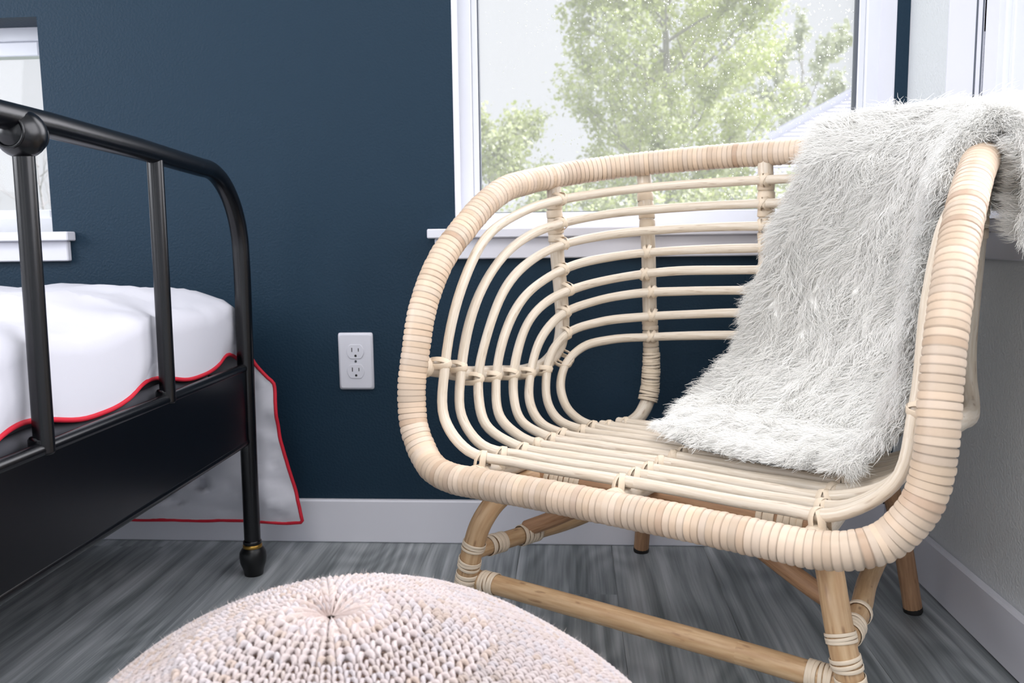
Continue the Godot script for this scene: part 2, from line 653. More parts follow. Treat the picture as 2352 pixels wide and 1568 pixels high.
func build_windows() -> void:
	var w1 := window("window_1", 2, -2.25, -1.0345, 0.6325, 1.047, false)
	sill(w1, 2, -2.25, -1.0345, 0.6325, 0.05, 0.047)
	# a wider sash rail on the small window
	var mb := MB.new()
	frame4(mb, 2, -2.224, -1.06, 0.652, 1.02, 0.028, -0.118, -0.084, 0.002)
	put("sash", mb, M.vinyl, w1)
	var w2 := window("window_2", 2, -0.2225, 0.591, 0.6275, 2.05, true)
	sill(w2, 2, -0.2225, 0.591, 0.6275, 0.0525, 0.011)
	var w3 := window("window_3", 0, 0.166, 1.75, 0.6275, 2.05, true)
	sill(w3, 0, 0.166, 1.75, 0.6275, 0.0525, 0.05)
	mb = MB.new()   # slider tracks in its far jamb
	for d in [[0.042, 0.045, 0.004], [0.052, 0.0545, 0.004], [0.0555, 0.058, 0.003]]:
		bar(mb, 0, Vector3(0.166, 0.63, -d[1]), Vector3(0.166 + d[2] * 0.5, 2.04, -d[0]), 0.0)
	put("track_groove", mb, M.gasket, w3)
	mb = MB.new()
	frame4(mb, 0, 0.2, 0.98, 0.652, 2.02, 0.04, -0.122, -0.088, 0.002)
	put("sash", mb, M.vinyl, w3)
	var w4 := structure("window_4")
	mb = MB.new()
	for b in [[-2.3, -2.25, 0.45, 2.25], [0.45, 0.5, 0.45, 2.25], [-2.3, 0.5, 0.45, 0.5], [-2.3, 0.5, 2.2, 2.25], [-0.94, -0.88, 0.45, 2.25]]:
		mb.box(Vector3(b[0], b[2], 4.14), Vector3(b[1], b[3], 4.2), 0.003)
	put("window_frame", mb, M.vinyl, w4)
	mb = MB.new()
	mb.box(Vector3(-2.27, 0.48, 4.165), Vector3(0.47, 2.22, 4.17))
	put("pane", mb, M.glass, w4)
	var w5 := structure("window_5")
	mb = MB.new()
	for b in [[0.8, 0.85, 0.85, 2.25], [2.95, 3.0, 0.85, 2.25], [0.8, 3.0, 0.85, 0.9], [0.8, 3.0, 2.2, 2.25], [1.87, 1.93, 0.85, 2.25]]:
		mb.box(Vector3(-3.3, b[2], b[0]), Vector3(-3.24, b[3], b[1]), 0.003)
	put("window_frame", mb, M.vinyl, w5)
	mb = MB.new()
	mb.box(Vector3(-3.275, 0.88, 0.83), Vector3(-3.27, 2.22, 2.97))
	put("pane", mb, M.glass, w5)
	# rain on the outside of the panes
	drops(w2, 2, -0.18, 0.55, 0.66, 1.25, 3600)


func drops(o: Node3D, ax: int, a0: float, a1: float, y0: float, y1: float, count: int) -> void:
	var mb := MB.new()
	var prof := PackedVector2Array()
	for i in 6:
		var t := PI / 2 * i / 5
		prof.append(Vector2(cos(t), sin(t) * 0.45))
	mb.lathe(prof, Vector3.ZERO, 10)
	var mm := MultiMesh.new()
	mm.transform_format = MultiMesh.TRANSFORM_3D
	mm.mesh = mb.mesh()
	mm.instance_count = count
	for i in count:
		var r := 0.0004 + 0.0010 * pow(rng.randf(), 3.0)
		var p := Vector3(rng.randf_range(a0, a1), rng.randf_range(y0, y1), -0.1062)
		var b := Basis(Vector3.RIGHT, -PI / 2) * Basis(Vector3.UP, rng.randf() * TAU)
		b = b.scaled(Vector3(1, 1.0 + rng.randf() * 0.6, 1) * r)
		mm.set_instance_transform(i, Transform3D(b, p))
	var n := MultiMeshInstance3D.new()
	n.name = "raindrops"
	n.multimesh = mm
	n.material_override = M.drop
	n.set_meta("kind", "stuff")
	o.add_child(n, true)


# ------------------------------------------------------------------ wall outlet
func build_outlet() -> void:
	var o := thing("wall_outlet", "white duplex electrical outlet on the dark teal wall beside the armchair", "outlet", Vector3(-0.4275, 0.37, 0.0))
	var mb := MB.new()
	var h := Vector2(0.0347, 0.0568)
	# plate: pillowed with a sloping edge
	var rings := [[1.0, 0.0], [1.0, 0.002], [0.985, 0.0042], [0.93, 0.0062], [0.87, 0.0066]]
	var prev := []
	for r in rings:
		var cur := []
		var inset: float = (1.0 - r[0]) * h.x
		for k in 40:
			var an := TAU * k / 40
			var cx := signf(cos(an)) * pow(absf(cos(an)), 0.085) * (h.x - inset)
			var cy := signf(sin(an)) * pow(absf(sin(an)), 0.085) * (h.y - inset)
			var slope := 0.2 if r[0] < 0.9 else 1.0
			cur.append(mb.vert(Vector3(cx, cy, r[1]), Vector3(cos(an) * slope, sin(an) * slope, 1.0 if r[1] > 0.003 else 0.3).normalized()))
		for k in 40:
			if prev.size(): mb.quad(prev[k], prev[(k + 1) % 40], cur[(k + 1) % 40], cur[k])
		prev = cur
	var mid := mb.vert(Vector3(0, 0, 0.0066), Vector3(0, 0, 1))
	var flat := []
	for k in 40: flat.append(mb.vert(mb.v[prev[k]], Vector3(0, 0, 1)))
	for k in 40: mb.tri(mid, flat[k], flat[(k + 1) % 40])
	put("plate", mb, M.plate, o)
	for s in [1.0, -1.0]:
		var c := Vector3(0, 0.0196 * s, 0.0066)
		mb = MB.new()
		# receptacle face: a circle cut flat above and below, a groove round it
		var out := []
		var inn := []
		var top := []
		for k in 48:
			var an := TAU * k / 48
			var d := Vector2(cos(an) * 0.0169, clampf(sin(an) * 0.0169, -0.0139, 0.0139))
			out.append(mb.vert(c + Vector3(d.x * 1.03, d.y * 1.03, 0.0002), Vector3(cos(an), sin(an), 0.4).normalized()))
			inn.append(mb.vert(c + Vector3(d.x, d.y, 0.0013), Vector3(cos(an), sin(an), 1).normalized()))
			top.append(mb.vert(c + Vector3(d.x * 0.97, d.y * 0.97, 0.0016), Vector3(0, 0, 1)))
		var hub := mb.vert(c + Vector3(0, 0, 0.0016), Vector3(0, 0, 1))
		for k in 48:
			var j := (k + 1) % 48
			mb.quad(out[k], out[j], inn[j], inn[k])
			mb.quad(inn[k], inn[j], top[j], top[k])
			mb.tri(hub, top[k], top[j])
		var face := put("receptacle", mb, M.plate, o)
		mb = MB.new()
		mb.box(c + Vector3(-0.0074, -0.0005, 0.0012), c + Vector3(-0.0057, 0.0078, 0.0018))
		mb.box(c + Vector3(0.0057, 0.0002, 0.0012), c + Vector3(0.0074, 0.0070, 0.0018))
		put("blade_slot", mb, M.slot, face)
		mb = MB.new()
		var ring := []
		var g := mb.vert(c + Vector3(0.0006, -0.0082, 0.00185), Vector3(0, 0, 1))
		for k in 20:
			var an := TAU * k / 20
			ring.append(mb.vert(c + Vector3(0.0006 + cos(an) * 0.0024, -0.0082 + maxf(sin(an) * 0.0026, -0.0022), 0.00185), Vector3(0, 0, 1)))
		for k in 20: mb.tri(g, ring[k], ring[(k + 1) % 20])
		put("ground_hole", mb, M.slot, face)
	mb = MB.new()
	mb.lathe(PackedVector2Array([Vector2(0.0024, 0), Vector2(0.0022, 0.0007), Vector2(0.0012, 0.001), Vector2(0, 0.0011)]), Vector3.ZERO, 16)
	for i in mb.v.size():
		mb.v[i] = Vector3(mb.v[i].x, mb.v[i].z, 0.0066 + mb.v[i].y)
		mb.n[i] = Vector3(mb.n[i].x, mb.n[i].z, mb.n[i].y)
	mb.box(Vector3(-0.0019, -0.0003, 0.0075), Vector3(0.0019, 0.0003, 0.0078))
	put("screw", mb, M.outlet_mark, o)


# ------------------------------------------------------------------ bed
func build_bed() -> void:
	var x := -0.587
	var za := 0.172
	var zb := 1.66
	var o := thing("bed_frame", "black metal bed frame with a curved tubular footboard and brass-ringed feet", "bed", Vector3(x, 0, 0.9))
	var off := Vector3(x, 0, 0.9)
	var r := 0.0147
	# one bent tube: post, rounded corner, rail, corner, post
	var p := [Vector3(0, 0.055, za + 0.008), Vector3(0, 0.2, za + 0.005), Vector3(0, 0.45, za - 0.004), Vector3(0, 0.575, za - 0.007)]
	var R := 0.138
	for k in range(1, 8):
		var an := PI / 2 * k / 8.0
		p.append(Vector3(0, 0.589 + sin(an) * R, za - 0.007 + R - cos(an) * R))
	p.append(Vector3(0, 0.727, za + R + 0.01))
	var q := p.duplicate()
	q.reverse()
	for w in q: p.append(Vector3(0, w.y, za + zb - w.z))
	var pts := PackedVector3Array()
	for w in spline(p, 6): pts.append(w - Vector3(0, 0, 0.9))
	var mb := MB.new()
	mb.tube(pts, const_r(r), 20)
	put("bent_rail", mb, M.black, o)
	# round knuckles on the rail, upright bars below
	var zs := [0.469, 0.766, 1.066, 1.363]
	for i in 4:
		var z: float = zs[i]
		mb = MB.new()
		mb.tube(PackedVector3Array([Vector3(0, 0.38, z + 0.003 - 0.9), Vector3(0, 0.55, z - 0.9), Vector3(0, 0.725, z - 0.002 - 0.9)]), const_r(0.0112), 16)
		var sp := put("upright_bar", mb, M.black, o)
		mb = MB.new()
		mb.tube(PackedVector3Array([Vector3(-0.004, 0.386, z + 0.003 - 0.9), Vector3(-0.004, 0.394, z + 0.003 - 0.9)]), const_r(0.0128), 12)
		put("socket", mb, M.black, sp)
		if i == 1 or i == 2:
			mb = MB.new()
			var prof := PackedVector2Array()
			for k in 17:
				var t := PI * k / 16 - PI / 2
				prof.append(Vector2(0.0262 * cos(t), 0.0262 * sin(t)))
			mb.lathe(prof, Vector3(0, 0.727, z - 0.9), 28)
			var ball := put("ball_knuckle", mb, M.black, o)
			for s in [-1.0, 1.0]:
				mb = MB.new()
				var ring := PackedVector3Array()
				for k in 24:
					var an := TAU * k / 24
					ring.append(Vector3(cos(an) * 0.0165, 0.727 + sin(an) * 0.0165, z - 0.9 + s * 0.0212))
				mb.tube(ring, const_r(0.0018), 6, false, PackedColorArray(), true)
				put("collar", mb, M.black, ball)
	# sheet-metal panel with a rolled top and bottom edge
	mb = MB.new()
	mb.box(Vector3(-0.008, 0.25, za - 0.9), Vector3(0.006, 0.385, zb - 0.9), 0.004)
	mb.tube(PackedVector3Array([Vector3(-0.001, 0.383, za - 0.9), Vector3(-0.001, 0.383, zb - 0.9)]), const_r(0.0085), 14)
	mb.tube(PackedVector3Array([Vector3(-0.001, 0.251, za - 0.9), Vector3(-0.001, 0.251, zb - 0.9)]), const_r(0.0085), 14)
	put("footboard_panel", mb, M.black, o)
	for z in [za + 0.009, zb - 0.009]:
		mb = MB.new()
		mb.lathe(PackedVector2Array([Vector2(0, 0), Vector2(0.0165, 0), Vector2(0.0172, 0.003), Vector2(0.0182, 0.010), Vector2(0.0232, 0.024), Vector2(0.0242, 0.034), Vector2(0.0235, 0.043), Vector2(0.0195, 0.050), Vector2(0.0165, 0.0525)]), Vector3(0, 0, z - 0.9), 32)
		var foot := put("bead_foot", mb, M.foot_black, o)
		mb = MB.new()
		mb.lathe(PackedVector2Array([Vector2(0.0155, 0.0505), Vector2(0.0170, 0.0515), Vector2(0.0174, 0.0545), Vector2(0.0170, 0.0575), Vector2(0.0150, 0.0585)]), Vector3(0, 0, z - 0.9), 32)
		put("brass_ring", mb, M.brass, foot)
		mb = MB.new()
		mb.lathe(PackedVector2Array([Vector2(0.0150, 0.058), Vector2(0.0166, 0.0595), Vector2(0.0166, 0.064), Vector2(0.0148, 0.0655)]), Vector3(0, 0, z - 0.9), 28)
		put("post_collar", mb, M.black, foot)
	for z in [za + 0.005, zb - 0.005]:
		mb = MB.new()
		mb.box(Vector3(-2.05, 0.27, z - 0.9 - 0.01), Vector3(0.0, 0.37, z - 0.9 + 0.01), 0.004)
		put("side_rail", mb, M.black, o)
	# headboard posts and top tube, at the far end
	mb = MB.new()
	var hp := PackedVector3Array()
	for w in pts: hp.append(Vector3(-2.05, w.y * 1.35 if w.y > 0.3 else w.y - 0.055, w.z))
	mb.tube(hp, const_r(r), 14)
	put("headboard_tube", mb, M.black, o)

	# mattress in its dark cover
	mb = MB.new()
	mb.box(Vector3(-2.58, 0.26, 0.195), Vector3(-0.632, 0.5, 1.63), 0.035)
	var mt := put("mattress", mb, M.mattress)
	tag(mt, "dark grey mattress edge showing between the white duvet and black footboard", "mattress")
	mb = MB.new()
	mb.tube(PackedVector3Array([Vector3(-0.645, 0.387, 0.2), Vector3(-0.624, 0.384, 0.35), Vector3(-0.618, 0.388, 0.44), Vector3(-0.626, 0.383, 0.52), Vector3(-0.620, 0.384, 0.66), Vector3(-0.628, 0.388, 0.74), Vector3(-0.621, 0.384, 0.84), Vector3(-0.624, 0.386, 1.2), Vector3(-0.624, 0.386, 1.62)]), const_r(0.011), 12)
	put("sheet_fold", mb, M.mattress, mt)

	# duvet: top, foot flap with a scalloped piped hem, long side hanging between bed and wall
	var f := noise(3.2, 51, 4)
	var fine := noise(11.0, 52, 3)
	var nu := 150
	var nv := 110
	var grid := []
	for i in nu + 1:
		var u := float(i) / nu
		var row := []
		for j in nv + 1:
			row.append(duvet_point(u, float(j) / nv, f, fine))
		grid.append(row)
	var dv := thing("duvet", "white cotton duvet with red piped hem spread over the black bed", "duvet", Vector3(-1.6, 0.5, 0.9))
	mb = MB.new()
	mb.sheet(grid, Vector3.UP)
	var top := put("cover", mb, M.cotton, dv)
	top.position = -dv.position
	# underside, a little below
	var under := []
	for i in nu + 1:
		var row := []
		for j in nv + 1:
			var a: Vector3 = grid[i][j]
			var nn: Vector3 = (grid[mini(i + 1, nu)][j] - grid[maxi(i - 1, 0)][j]).cross(grid[i][mini(j + 1, nv)] - grid[i][maxi(j - 1, 0)]).normalized()
			if nn.dot(Vector3(0.2, 1, -0.4)) < 0.0: nn = -nn
			row.append(a - nn * (0.012 * smoothstep(0.0, 0.05, minf(u_edge(i, nu), u_edge(j, nv))) + 0.001))
		under.append(row)
	mb = MB.new()
	mb.sheet(under, Vector3.DOWN)
	put("lining", mb, M.cotton, dv).position = -dv.position
	var edge := PackedVector3Array()
	for j in range(30, nv + 1): edge.append(grid[0][j])
	for i in range(1, nu + 1): edge.append(grid[i][nv])
	mb = MB.new()
	mb.tube(resample(edge, 0.008), const_r(0.0034), 8)
	put("red_piping", mb, M.red, dv).position = -dv.position


func u_edge(i: int, n: int) -> float:
	return minf(float(i), float(n - i)) / n


func duvet_point(u: float, v: float, f: FastNoiseLite, fine: FastNoiseLite) -> Vector3:
	# u: 0 at the hanging far hem, up the side, then over the bed; v: 0 towards the head, 1 at the foot hem
	var d: float      # depth below the top on the far side
	var y := 0.53
	var z: float
	if u < 0.32:
		d = 0.43 * (1.0 - u / 0.32)
		z = 0.118
		y = 0.508 - d
	else:
		d = 0.0
		var t := (u - 0.32) / 0.68
		z = 0.118 + t * 1.56
		var k := clampf(t * 1.56 / 0.09, 0, 1)
		y = 0.506 + 0.027 * sin(k * PI / 2)
	# foot end
	var s := smoothstep(0.0, 0.12, d)
	var xe := -0.605
	var cut := [[0.0, -0.605], [0.10, -0.604], [0.129, -0.590], [0.145, -0.573], [0.162, -0.556], [0.21, -0.552], [0.262, -0.550], [0.32, -0.538], [0.38, -0.522], [0.45, -0.508]]
	for k in cut.size() - 1:
		if d >= cut[k][0] and d <= cut[k + 1][0]: xe = remap(d, cut[k][0], cut[k + 1][0], cut[k][1], cut[k + 1][1])
	var droop := 0.0
	var x: float
	var L := 1.9
	var back := L * (1.0 - v)           # distance along the cloth from the foot hem
	var flap := 0.094
	if back < flap + 0.12:
		var a := clampf((back - flap) / 0.12, 0, 1)
		var xf := xe - 0.10 * (1.0 - pow(1.0 - a, 2.0)) if back > flap else xe
		var dr := (flap - back) + 0.035 if back < flap else 0.035 * pow(1.0 - a, 2.0)
		x = lerpf(xf + (0.006 * sin(clampf(back / flap, 0, 1) * PI) if back < flap else 0.0), xe - back * 0.9, s)
		droop = dr * (1.0 - s)
	else:
		x = lerpf(xe - 0.10 - (back - flap - 0.12), xe - back * 0.9, s)
	y -= droop
	# scalloped hem between the uprights
	if d < 0.05:
		var ph := (z - 0.172) / 0.297
		var sc := 2.0 * pow(absf(cos(ph * PI)), 3.0) - 0.8
		var amt := clampf(1.0 - back / (flap + 0.1), 0, 1)
		y += amt * (0.010 * sc - 0.004)
		x += amt * (-0.006 * sc) * (1.0 - s)
		# the top sags a little towards the far edge
		y += 0.012 * smoothstep(0.0, 0.7, z - 0.1) * (1.0 - amt)
	var n1 := f.get_noise_2d(x * 1.5 + 3.0, (z - y) * 1.6)
	var n2 := fine.get_noise_2d(x * 0.9, (z - y) * 1.3 + 4.0)
	if d > 0.0:
		z += n1 * 0.020 * smoothstep(0.0, 0.2, d) + n2 * 0.004
		z = minf(z, 0.146)
		y += n1 * 0.012 * smoothstep(0.2, 0.43, d)
	else:
		var inner := smoothstep(0.0, 0.08, back)
		y += (n1 * 0.011 + n2 * 0.006) * inner
		if droop > 0.03: x = minf(x + (n1 * 0.014 + n2 * 0.008) * inner, -0.605)
	return Vector3(x, y, z)


# ------------------------------------------------------------------ rattan armchair (local axes: x across, y up, z forward)
const CHAIR_TURN := -0.553
const CHAIR_AT := Vector3(0.342, 0, 0.168)


func wrap_tube(mb: MB, line: PackedVector3Array, r: float, pitch: float, sides: int, base: Color, stain: FastNoiseLite, lift := 0.0008, slant := 0.0) -> void:
	# cane wound closely round a pole: every turn its own low bulge and tone, with a groove between turns
	var p := resample(line, pitch)
	var m := p.size() - 1
	var pts := PackedVector3Array()
	var rad := PackedFloat32Array()
	var col := PackedColorArray()
	for i in m:
		var tone := rng.randf_range(0.955, 1.03) * (1.0 + 0.07 * stain.get_noise_1d(i * 0.9 + 200.0))
		var warm := rng.randf_range(-0.03, 0.03)
		var c := Color(base.r * tone, base.g * tone * (1.0 - warm * 0.4), base.b * tone * (1.0 - warm))
		var st := stain.get_noise_1d(i * 3.1)
		if st > 0.32 and rng.randf() < 0.7: c = c.lerp(Color(0.42, 0.25, 0.16), clampf((st - 0.32) * 0.9, 0, 0.22))
		c = c.srgb_to_linear()
		var deep := 0.0010 + rng.randf() * 0.0006
		if rng.randf() < 0.22: deep += 0.0016
		var high := rng.randf_range(-0.0003, 0.0005)
		for k in [[0.0, -1.0], [0.10, 0.35], [0.3, 0.9], [0.62, 1.0], [0.86, 0.5]]:
			pts.append(p[i].lerp(p[i + 1], k[0]))
			rad.append(r + (lift * k[1] + high if k[1] > 0.0 else -deep * 0.8))
			col.append(c if k[1] > 0.0 else c.darkened(0.25))
	pts.append(p[m])
	rad.append(r)
	col.append(base.srgb_to_linear())
	mb.tube(pts, rad, sides, true, col)


func strap(mb: MB, c: Vector3, nrm: Vector3, dir: Vector3, up: float, down: float, w_up: float, w_down: float, width: float, thick := 0.0009) -> void:
	# one flat cane strap in a closed loop: over the front pole (along nrm by up), under the one behind (by down)
	var bin := nrm.cross(dir).normalized()
	var n := 22
	var rings := []
	for k in n:
		var an := TAU * k / n
		var cx := signf(sin(an)) * pow(absf(sin(an)), 0.85)
		var cy := signf(cos(an)) * pow(absf(cos(an)), 0.85)
		var t := (cos(an) + 1.0) / 2.0
		var p := c + nrm * (cy * (up if cy > 0 else down)) + dir * cx * lerpf(w_down, w_up, t)
		rings.append(p)
	var vs := []
	for k in n:
		var t: Vector3 = (rings[(k + 1) % n] - rings[(k - 1 + n) % n]).normalized()
		var o := t.cross(bin).normalized()
		if o.dot(rings[k] - c) < 0.0: o = -o
		var q := []
		for e in [[-1.0, 0.0, -0.8, 0.2], [-0.8, 1.0, -0.3, 1.0], [0.8, 1.0, 0.3, 1.0], [1.0, 0.0, 0.8, 0.2]]:
			q.append(mb.vert(rings[k] + bin * e[0] * width / 2 + o * e[1] * thick, (bin * e[2] + o * e[3]).normalized()))
		vs.append(q)
	for k in n:
		var j := (k + 1) % n
		for e in 3:
			mb.quad(vs[k][e], vs[k][e + 1], vs[j][e + 1], vs[j][e])


func cross_tie(parent: Node, c: Vector3, t_rod: Vector3, t_rib: Vector3, nrm: Vector3, r_rod: float, r_rib: float, double := false) -> void:
	# X-shaped binding where a rod (in front, along nrm) crosses a rib
	t_rod = (t_rod - nrm * t_rod.dot(nrm)).normalized()
	t_rib = (t_rib - nrm * t_rib.dot(nrm)).normalized()
	var mb := MB.new()
	var mid := c - nrm * r_rod * 0.9
	for s in [-1.0, 1.0]:
		var tilt: float = 0.55 + rng.randf_range(-0.08, 0.12)
		var d: Vector3 = (t_rib * cos(tilt) + t_rod * s * sin(tilt)).normalized()
		var sh: Vector3 = t_rod * s * rng.randf_range(-0.0008, 0.0008)
		strap(mb, mid + sh, nrm, d, r_rod * 1.9 + 0.0006 + (0.0005 if s > 0 else 0.0), r_rib * 2.0 - r_rod * 0.1 + 0.0006, r_rod * 1.12 / cos(tilt), r_rib * 1.08, 0.0088 if double else 0.0066)
	put("binding", mb, M.tie, parent)


func ring_wrap(mb: MB, a: Vector3, b: Vector3, r: float, turns: int) -> void:
	# a few flat cane turns side by side round a pole between a and b
	var t := (b - a).normalized()
	var up := Vector3.UP if absf(t.y) < 0.9 else Vector3.RIGHT
	var p := t.cross(up).normalized()
	var q := t.cross(p)
	var w := a.distance_to(b) / turns
	for i in turns:
		var c := a.lerp(b, (i + 0.5) / turns) + (p * rng.randf_range(-1, 1) + q * rng.randf_range(-1, 1)) * 0.0004
		var lean := (p * rng.randf_range(-1, 1) + q * rng.randf_range(-1, 1)) * 0.10
		var tt := (t + lean).normalized()
		var pp := (p - tt * p.dot(tt)).normalized()
		var qq := tt.cross(pp)
		var vs := []
		for k in 22:
			var an := TAU * k / 22
			var d := pp * cos(an) + qq * sin(an)
			var row := []
			for e in [[-0.5, 0.0, -0.8, 0.2], [-0.38, 1.0, -0.3, 1.0], [0.38, 1.0, 0.3, 1.0], [0.5, 0.0, 0.8, 0.2]]:
				row.append(mb.vert(c + tt * w * e[0] * 0.96 + d * (r + 0.0004 + 0.0011 * e[1] + (i % 2) * 0.0002), (tt * e[2] + d * e[3]).normalized()))
			vs.append(row)
		for k in 22:
			for e in 3:
				mb.quad(vs[k][e], vs[k][e + 1], vs[(k + 1) % 22][e + 1], vs[(k + 1) % 22][e])


func build_chair() -> void:
	var o := thing("rattan_armchair", "pale rattan bucket armchair with cane-wrapped rim standing in the corner", "armchair", CHAIR_AT)
	o.rotation.y = CHAIR_TURN
	var stain := noise(0.11, 61, 2)
	# --- rim: left half traced from the front middle over the arm to the back middle, then mirrored
	var left := [V(0, 283, 568), V(-100, 283, 568), V(-200, 282, 569), V(-250, 281, 566), V(-287, 287, 559), V(-310, 297, 549), V(-329, 318, 543), V(-341, 339, 539), V(-347, 362, 535), V(-350, 388, 532), V(-350, 451, 519), V(-350, 494, 508), V(-350, 536, 488), V(-349, 579, 458), V(-347, 625, 405), V(-346, 659, 358), V(-345, 690, 294)]
	for k in range(1, 13):
		var an := PI / 2 * k / 12.0
		var xx := 0.3455 * pow(cos(an), 2.0 / 2.5)
		var zz := 0.294 - (0.294 - 0.03) * pow(sin(an), 2.0 / 2.5)
		var yy := 0.690 + 0.0525 * pow(sin(an * 0.98), 0.75)
		left.append(Vector3(-xx, minf(yy, 0.743), zz))
	var half := spline(left, 6)
	var loop := half.duplicate()
	var other := mirror(half)
	other.reverse()
	for i in range(1, other.size()): loop.append(other[i])
	var mb := MB.new()
	wrap_tube(mb, loop, 0.0202, 0.0088, 22, rgb8(217, 194, 170), stain)
	put("wrapped_rim", mb, M.wrap, o)
	# --- rods: eight bent loops that follow back, sides and seat
	var rods := [
		[V(0, 698, 52), V(-72, 697, 56), V(-186, 693, 81), V(-264, 684, 128), V(-311, 671, 198), V(-322, 648, 293), V(-322, 607, 386), V(-322, 534, 446), V(-322, 425, 487), V(-308, 347, 508), V(-256, 308, 518), V(-183, 298, 502), V(-39, 297, 498), V(0, 297, 498)],
		[V(0, 660, 52), V(-71, 659, 56), V(-181, 655, 79), V(-259, 647, 123), V(-306, 633, 184), V(-321, 612, 266), V(-322, 570, 352), V(-322, 510, 411), V(-322, 415, 449), V(-306, 345, 471), V(-258, 308, 482), V(-192, 298, 466), V(-37, 297, 460), V(0, 297, 460)],
		[V(0, 623, 52), V(-69, 623, 56), V(-178, 619, 78), V(-256, 611, 121), V(-304, 597, 181), V(-321, 573, 254), V(-322, 531, 330), V(-322, 466, 379), V(-319, 377, 413), V(-290, 327, 433), V(-232, 302, 434), V(-142, 297, 430), V(-34, 297, 425), V(0, 297, 425)],
		[V(0, 587, 52), V(-60, 586, 55), V(-167, 582, 75), V(-244, 574, 112), V(-293, 561, 162), V(-318, 537, 224), V(-322, 501, 294), V(-322, 449, 339), V(-319, 378, 366), V(-295, 330, 389), V(-247, 305, 398), V(-154, 297, 391), V(-27, 297, 387), V(0, 297, 387)],
		[V(0, 551, 52), V(-56, 550, 55), V(-159, 547, 73), V(-234, 537, 106), V(-288, 522, 154), V(-315, 503, 209), V(-322, 470, 266), V(-322, 417, 303), V(-313, 356, 327), V(-281, 319, 351), V(-233, 302, 357), V(-139, 297, 351), V(-25, 297, 348), V(0, 297, 348)],
		[V(0, 517, 52), V(-41, 516, 54), V(-131, 513, 66), V(-213, 508, 93), V(-269, 496, 135), V(-308, 474, 187), V(-320, 437, 233), V(-320, 381, 266), V(-302, 338, 296), V(-264, 310, 318), V(-221, 299, 320), V(-139, 297, 317), V(-24, 297, 316), V(0, 297, 316)],
		[V(0, 479, 52), V(-36, 478, 53), V(-118, 473, 63), V(-198, 467, 86), V(-266, 458, 128), V(-302, 441, 175), V(-314, 415, 204), V(-314, 365, 228), V(-293, 329, 254), V(-255, 307, 276), V(-209, 298, 279), V(-121, 297, 280), V(-20, 297, 279), V(0, 297, 279)],
		[V(0, 441, 52), V(-33, 440, 53), V(-110, 436, 61), V(-188, 431, 81), V(-251, 426, 115), V(-286, 415, 149), V(-303, 389, 178), V(-303, 354, 199), V(-281, 322, 218), V(-243, 304, 236), V(-192, 297, 248), V(-118, 297, 253), V(-19, 297, 252), V(0, 297, 252)]]
	var rr := 0.0076
	var lines := []
	for k in 8:
		var h := spline(rods[k], 6)
		var full := h.duplicate()
		full.reverse()
		var oth := mirror(h)
		for i in range(1, oth.size()): full.append(oth[i])
		lines.append(h)
		var rad := PackedFloat32Array()
		for i in full.size(): rad.append(rr * (1.0 + 0.035 * sin(i * 0.37 + k * 2.0)))
		mb = MB.new()
		mb.tube(full, rad, 14, true)
		for i in mb.uv.size(): mb.uv[i].y += k * 0.37
		put("cane_rod", mb, M.rod, o)
	for k in 2:
		mb = MB.new()
		var z := 0.222 - 0.036 * k
		var xe := 0.207 - 0.012 * k
		mb.tube(PackedVector3Array([Vector3(-xe, 0.297, z + 0.002), Vector3(-0.1, 0.297, z), Vector3(0.1, 0.297, z), Vector3(xe, 0.297, z + 0.002)]), const_r(0.0078), 14)
		put("cane_rod", mb, M.rod, o)
	# --- ribs: bent poles behind the rods. The outer pair turns forward along the sides, the inner three turn forward under the seat
	var side_l := [V(-329, 703, 176), V(-331, 660, 172), V(-328, 580, 168), V(-324, 500, 162), V(-323, 455, 160), V(-326, 415, 168), V(-334, 388, 196), V(-341, 380, 250), V(-343, 388, 330), V(-344, 399, 420), V(-347, 412, 470), V(-350, 424, 522)]
	var rib_l := [V(-221, 735, 49), V(-214, 690, 55), V(-206, 600, 58), V(-202, 480, 58), V(-199, 400, 57), V(-199, 345, 58), V(-201, 312, 66), V(-204, 290, 88), V(-208, 278, 125), V(-214, 276, 250), V(-230, 275, 470), V(-236, 279, 556)]
	var rib_c := [V(-6, 741, 32), V(-3, 690, 32), V(0, 560, 32), V(-2, 420, 33), V(-6, 345, 38), V(-8, 305, 52), V(-12, 281, 90), V(-14, 276, 150), V(-16, 275, 300), V(-18, 275, 470), V(-18, 279, 556)]
	var br := 0.0127
	var ribs := []
	for s in [side_l, rib_l, rib_c]:
		ribs.append(spline(s, 8))
	ribs.append(mirror(ribs[0]))
	ribs.append(mirror(ribs[1]))
	var rib_nodes := []
	for k in 5:
		mb = MB.new()
		mb.tube(ribs[k], const_r(br), 16)
		for i in mb.uv.size(): mb.uv[i].y += k * 0.29
		var rn := put("bent_rib", mb, M.rod if k != 2 else M.rod, o)
		rib_nodes.append(rn)
		# cane turns where the rib meets the rim, top and front
		var line: PackedVector3Array = ribs[k]
		var last := line.size() - 1
		var groups := [[6, 14, br, 5], [last - 4, last - 1, br + 0.001, 5]]
		if k == 1 or k == 4: groups += [[26, 48, br, 24]]
		for gp in groups:
			mb = MB.new()
			if gp[3] == 24:
				ring_wrap(mb, line[26], line[32], br, 6)
				ring_wrap(mb, line[32], line[36], br + 0.0015, 6)
				ring_wrap(mb, line[36], line[42], br + 0.0025, 7)
				ring_wrap(mb, line[42], line[48], br + 0.0035, 7)
			else:
				ring_wrap(mb, line[gp[0]], line[gp[1]], gp[2], gp[3])
			put("cane_wrapping", mb, M.tie, rn)
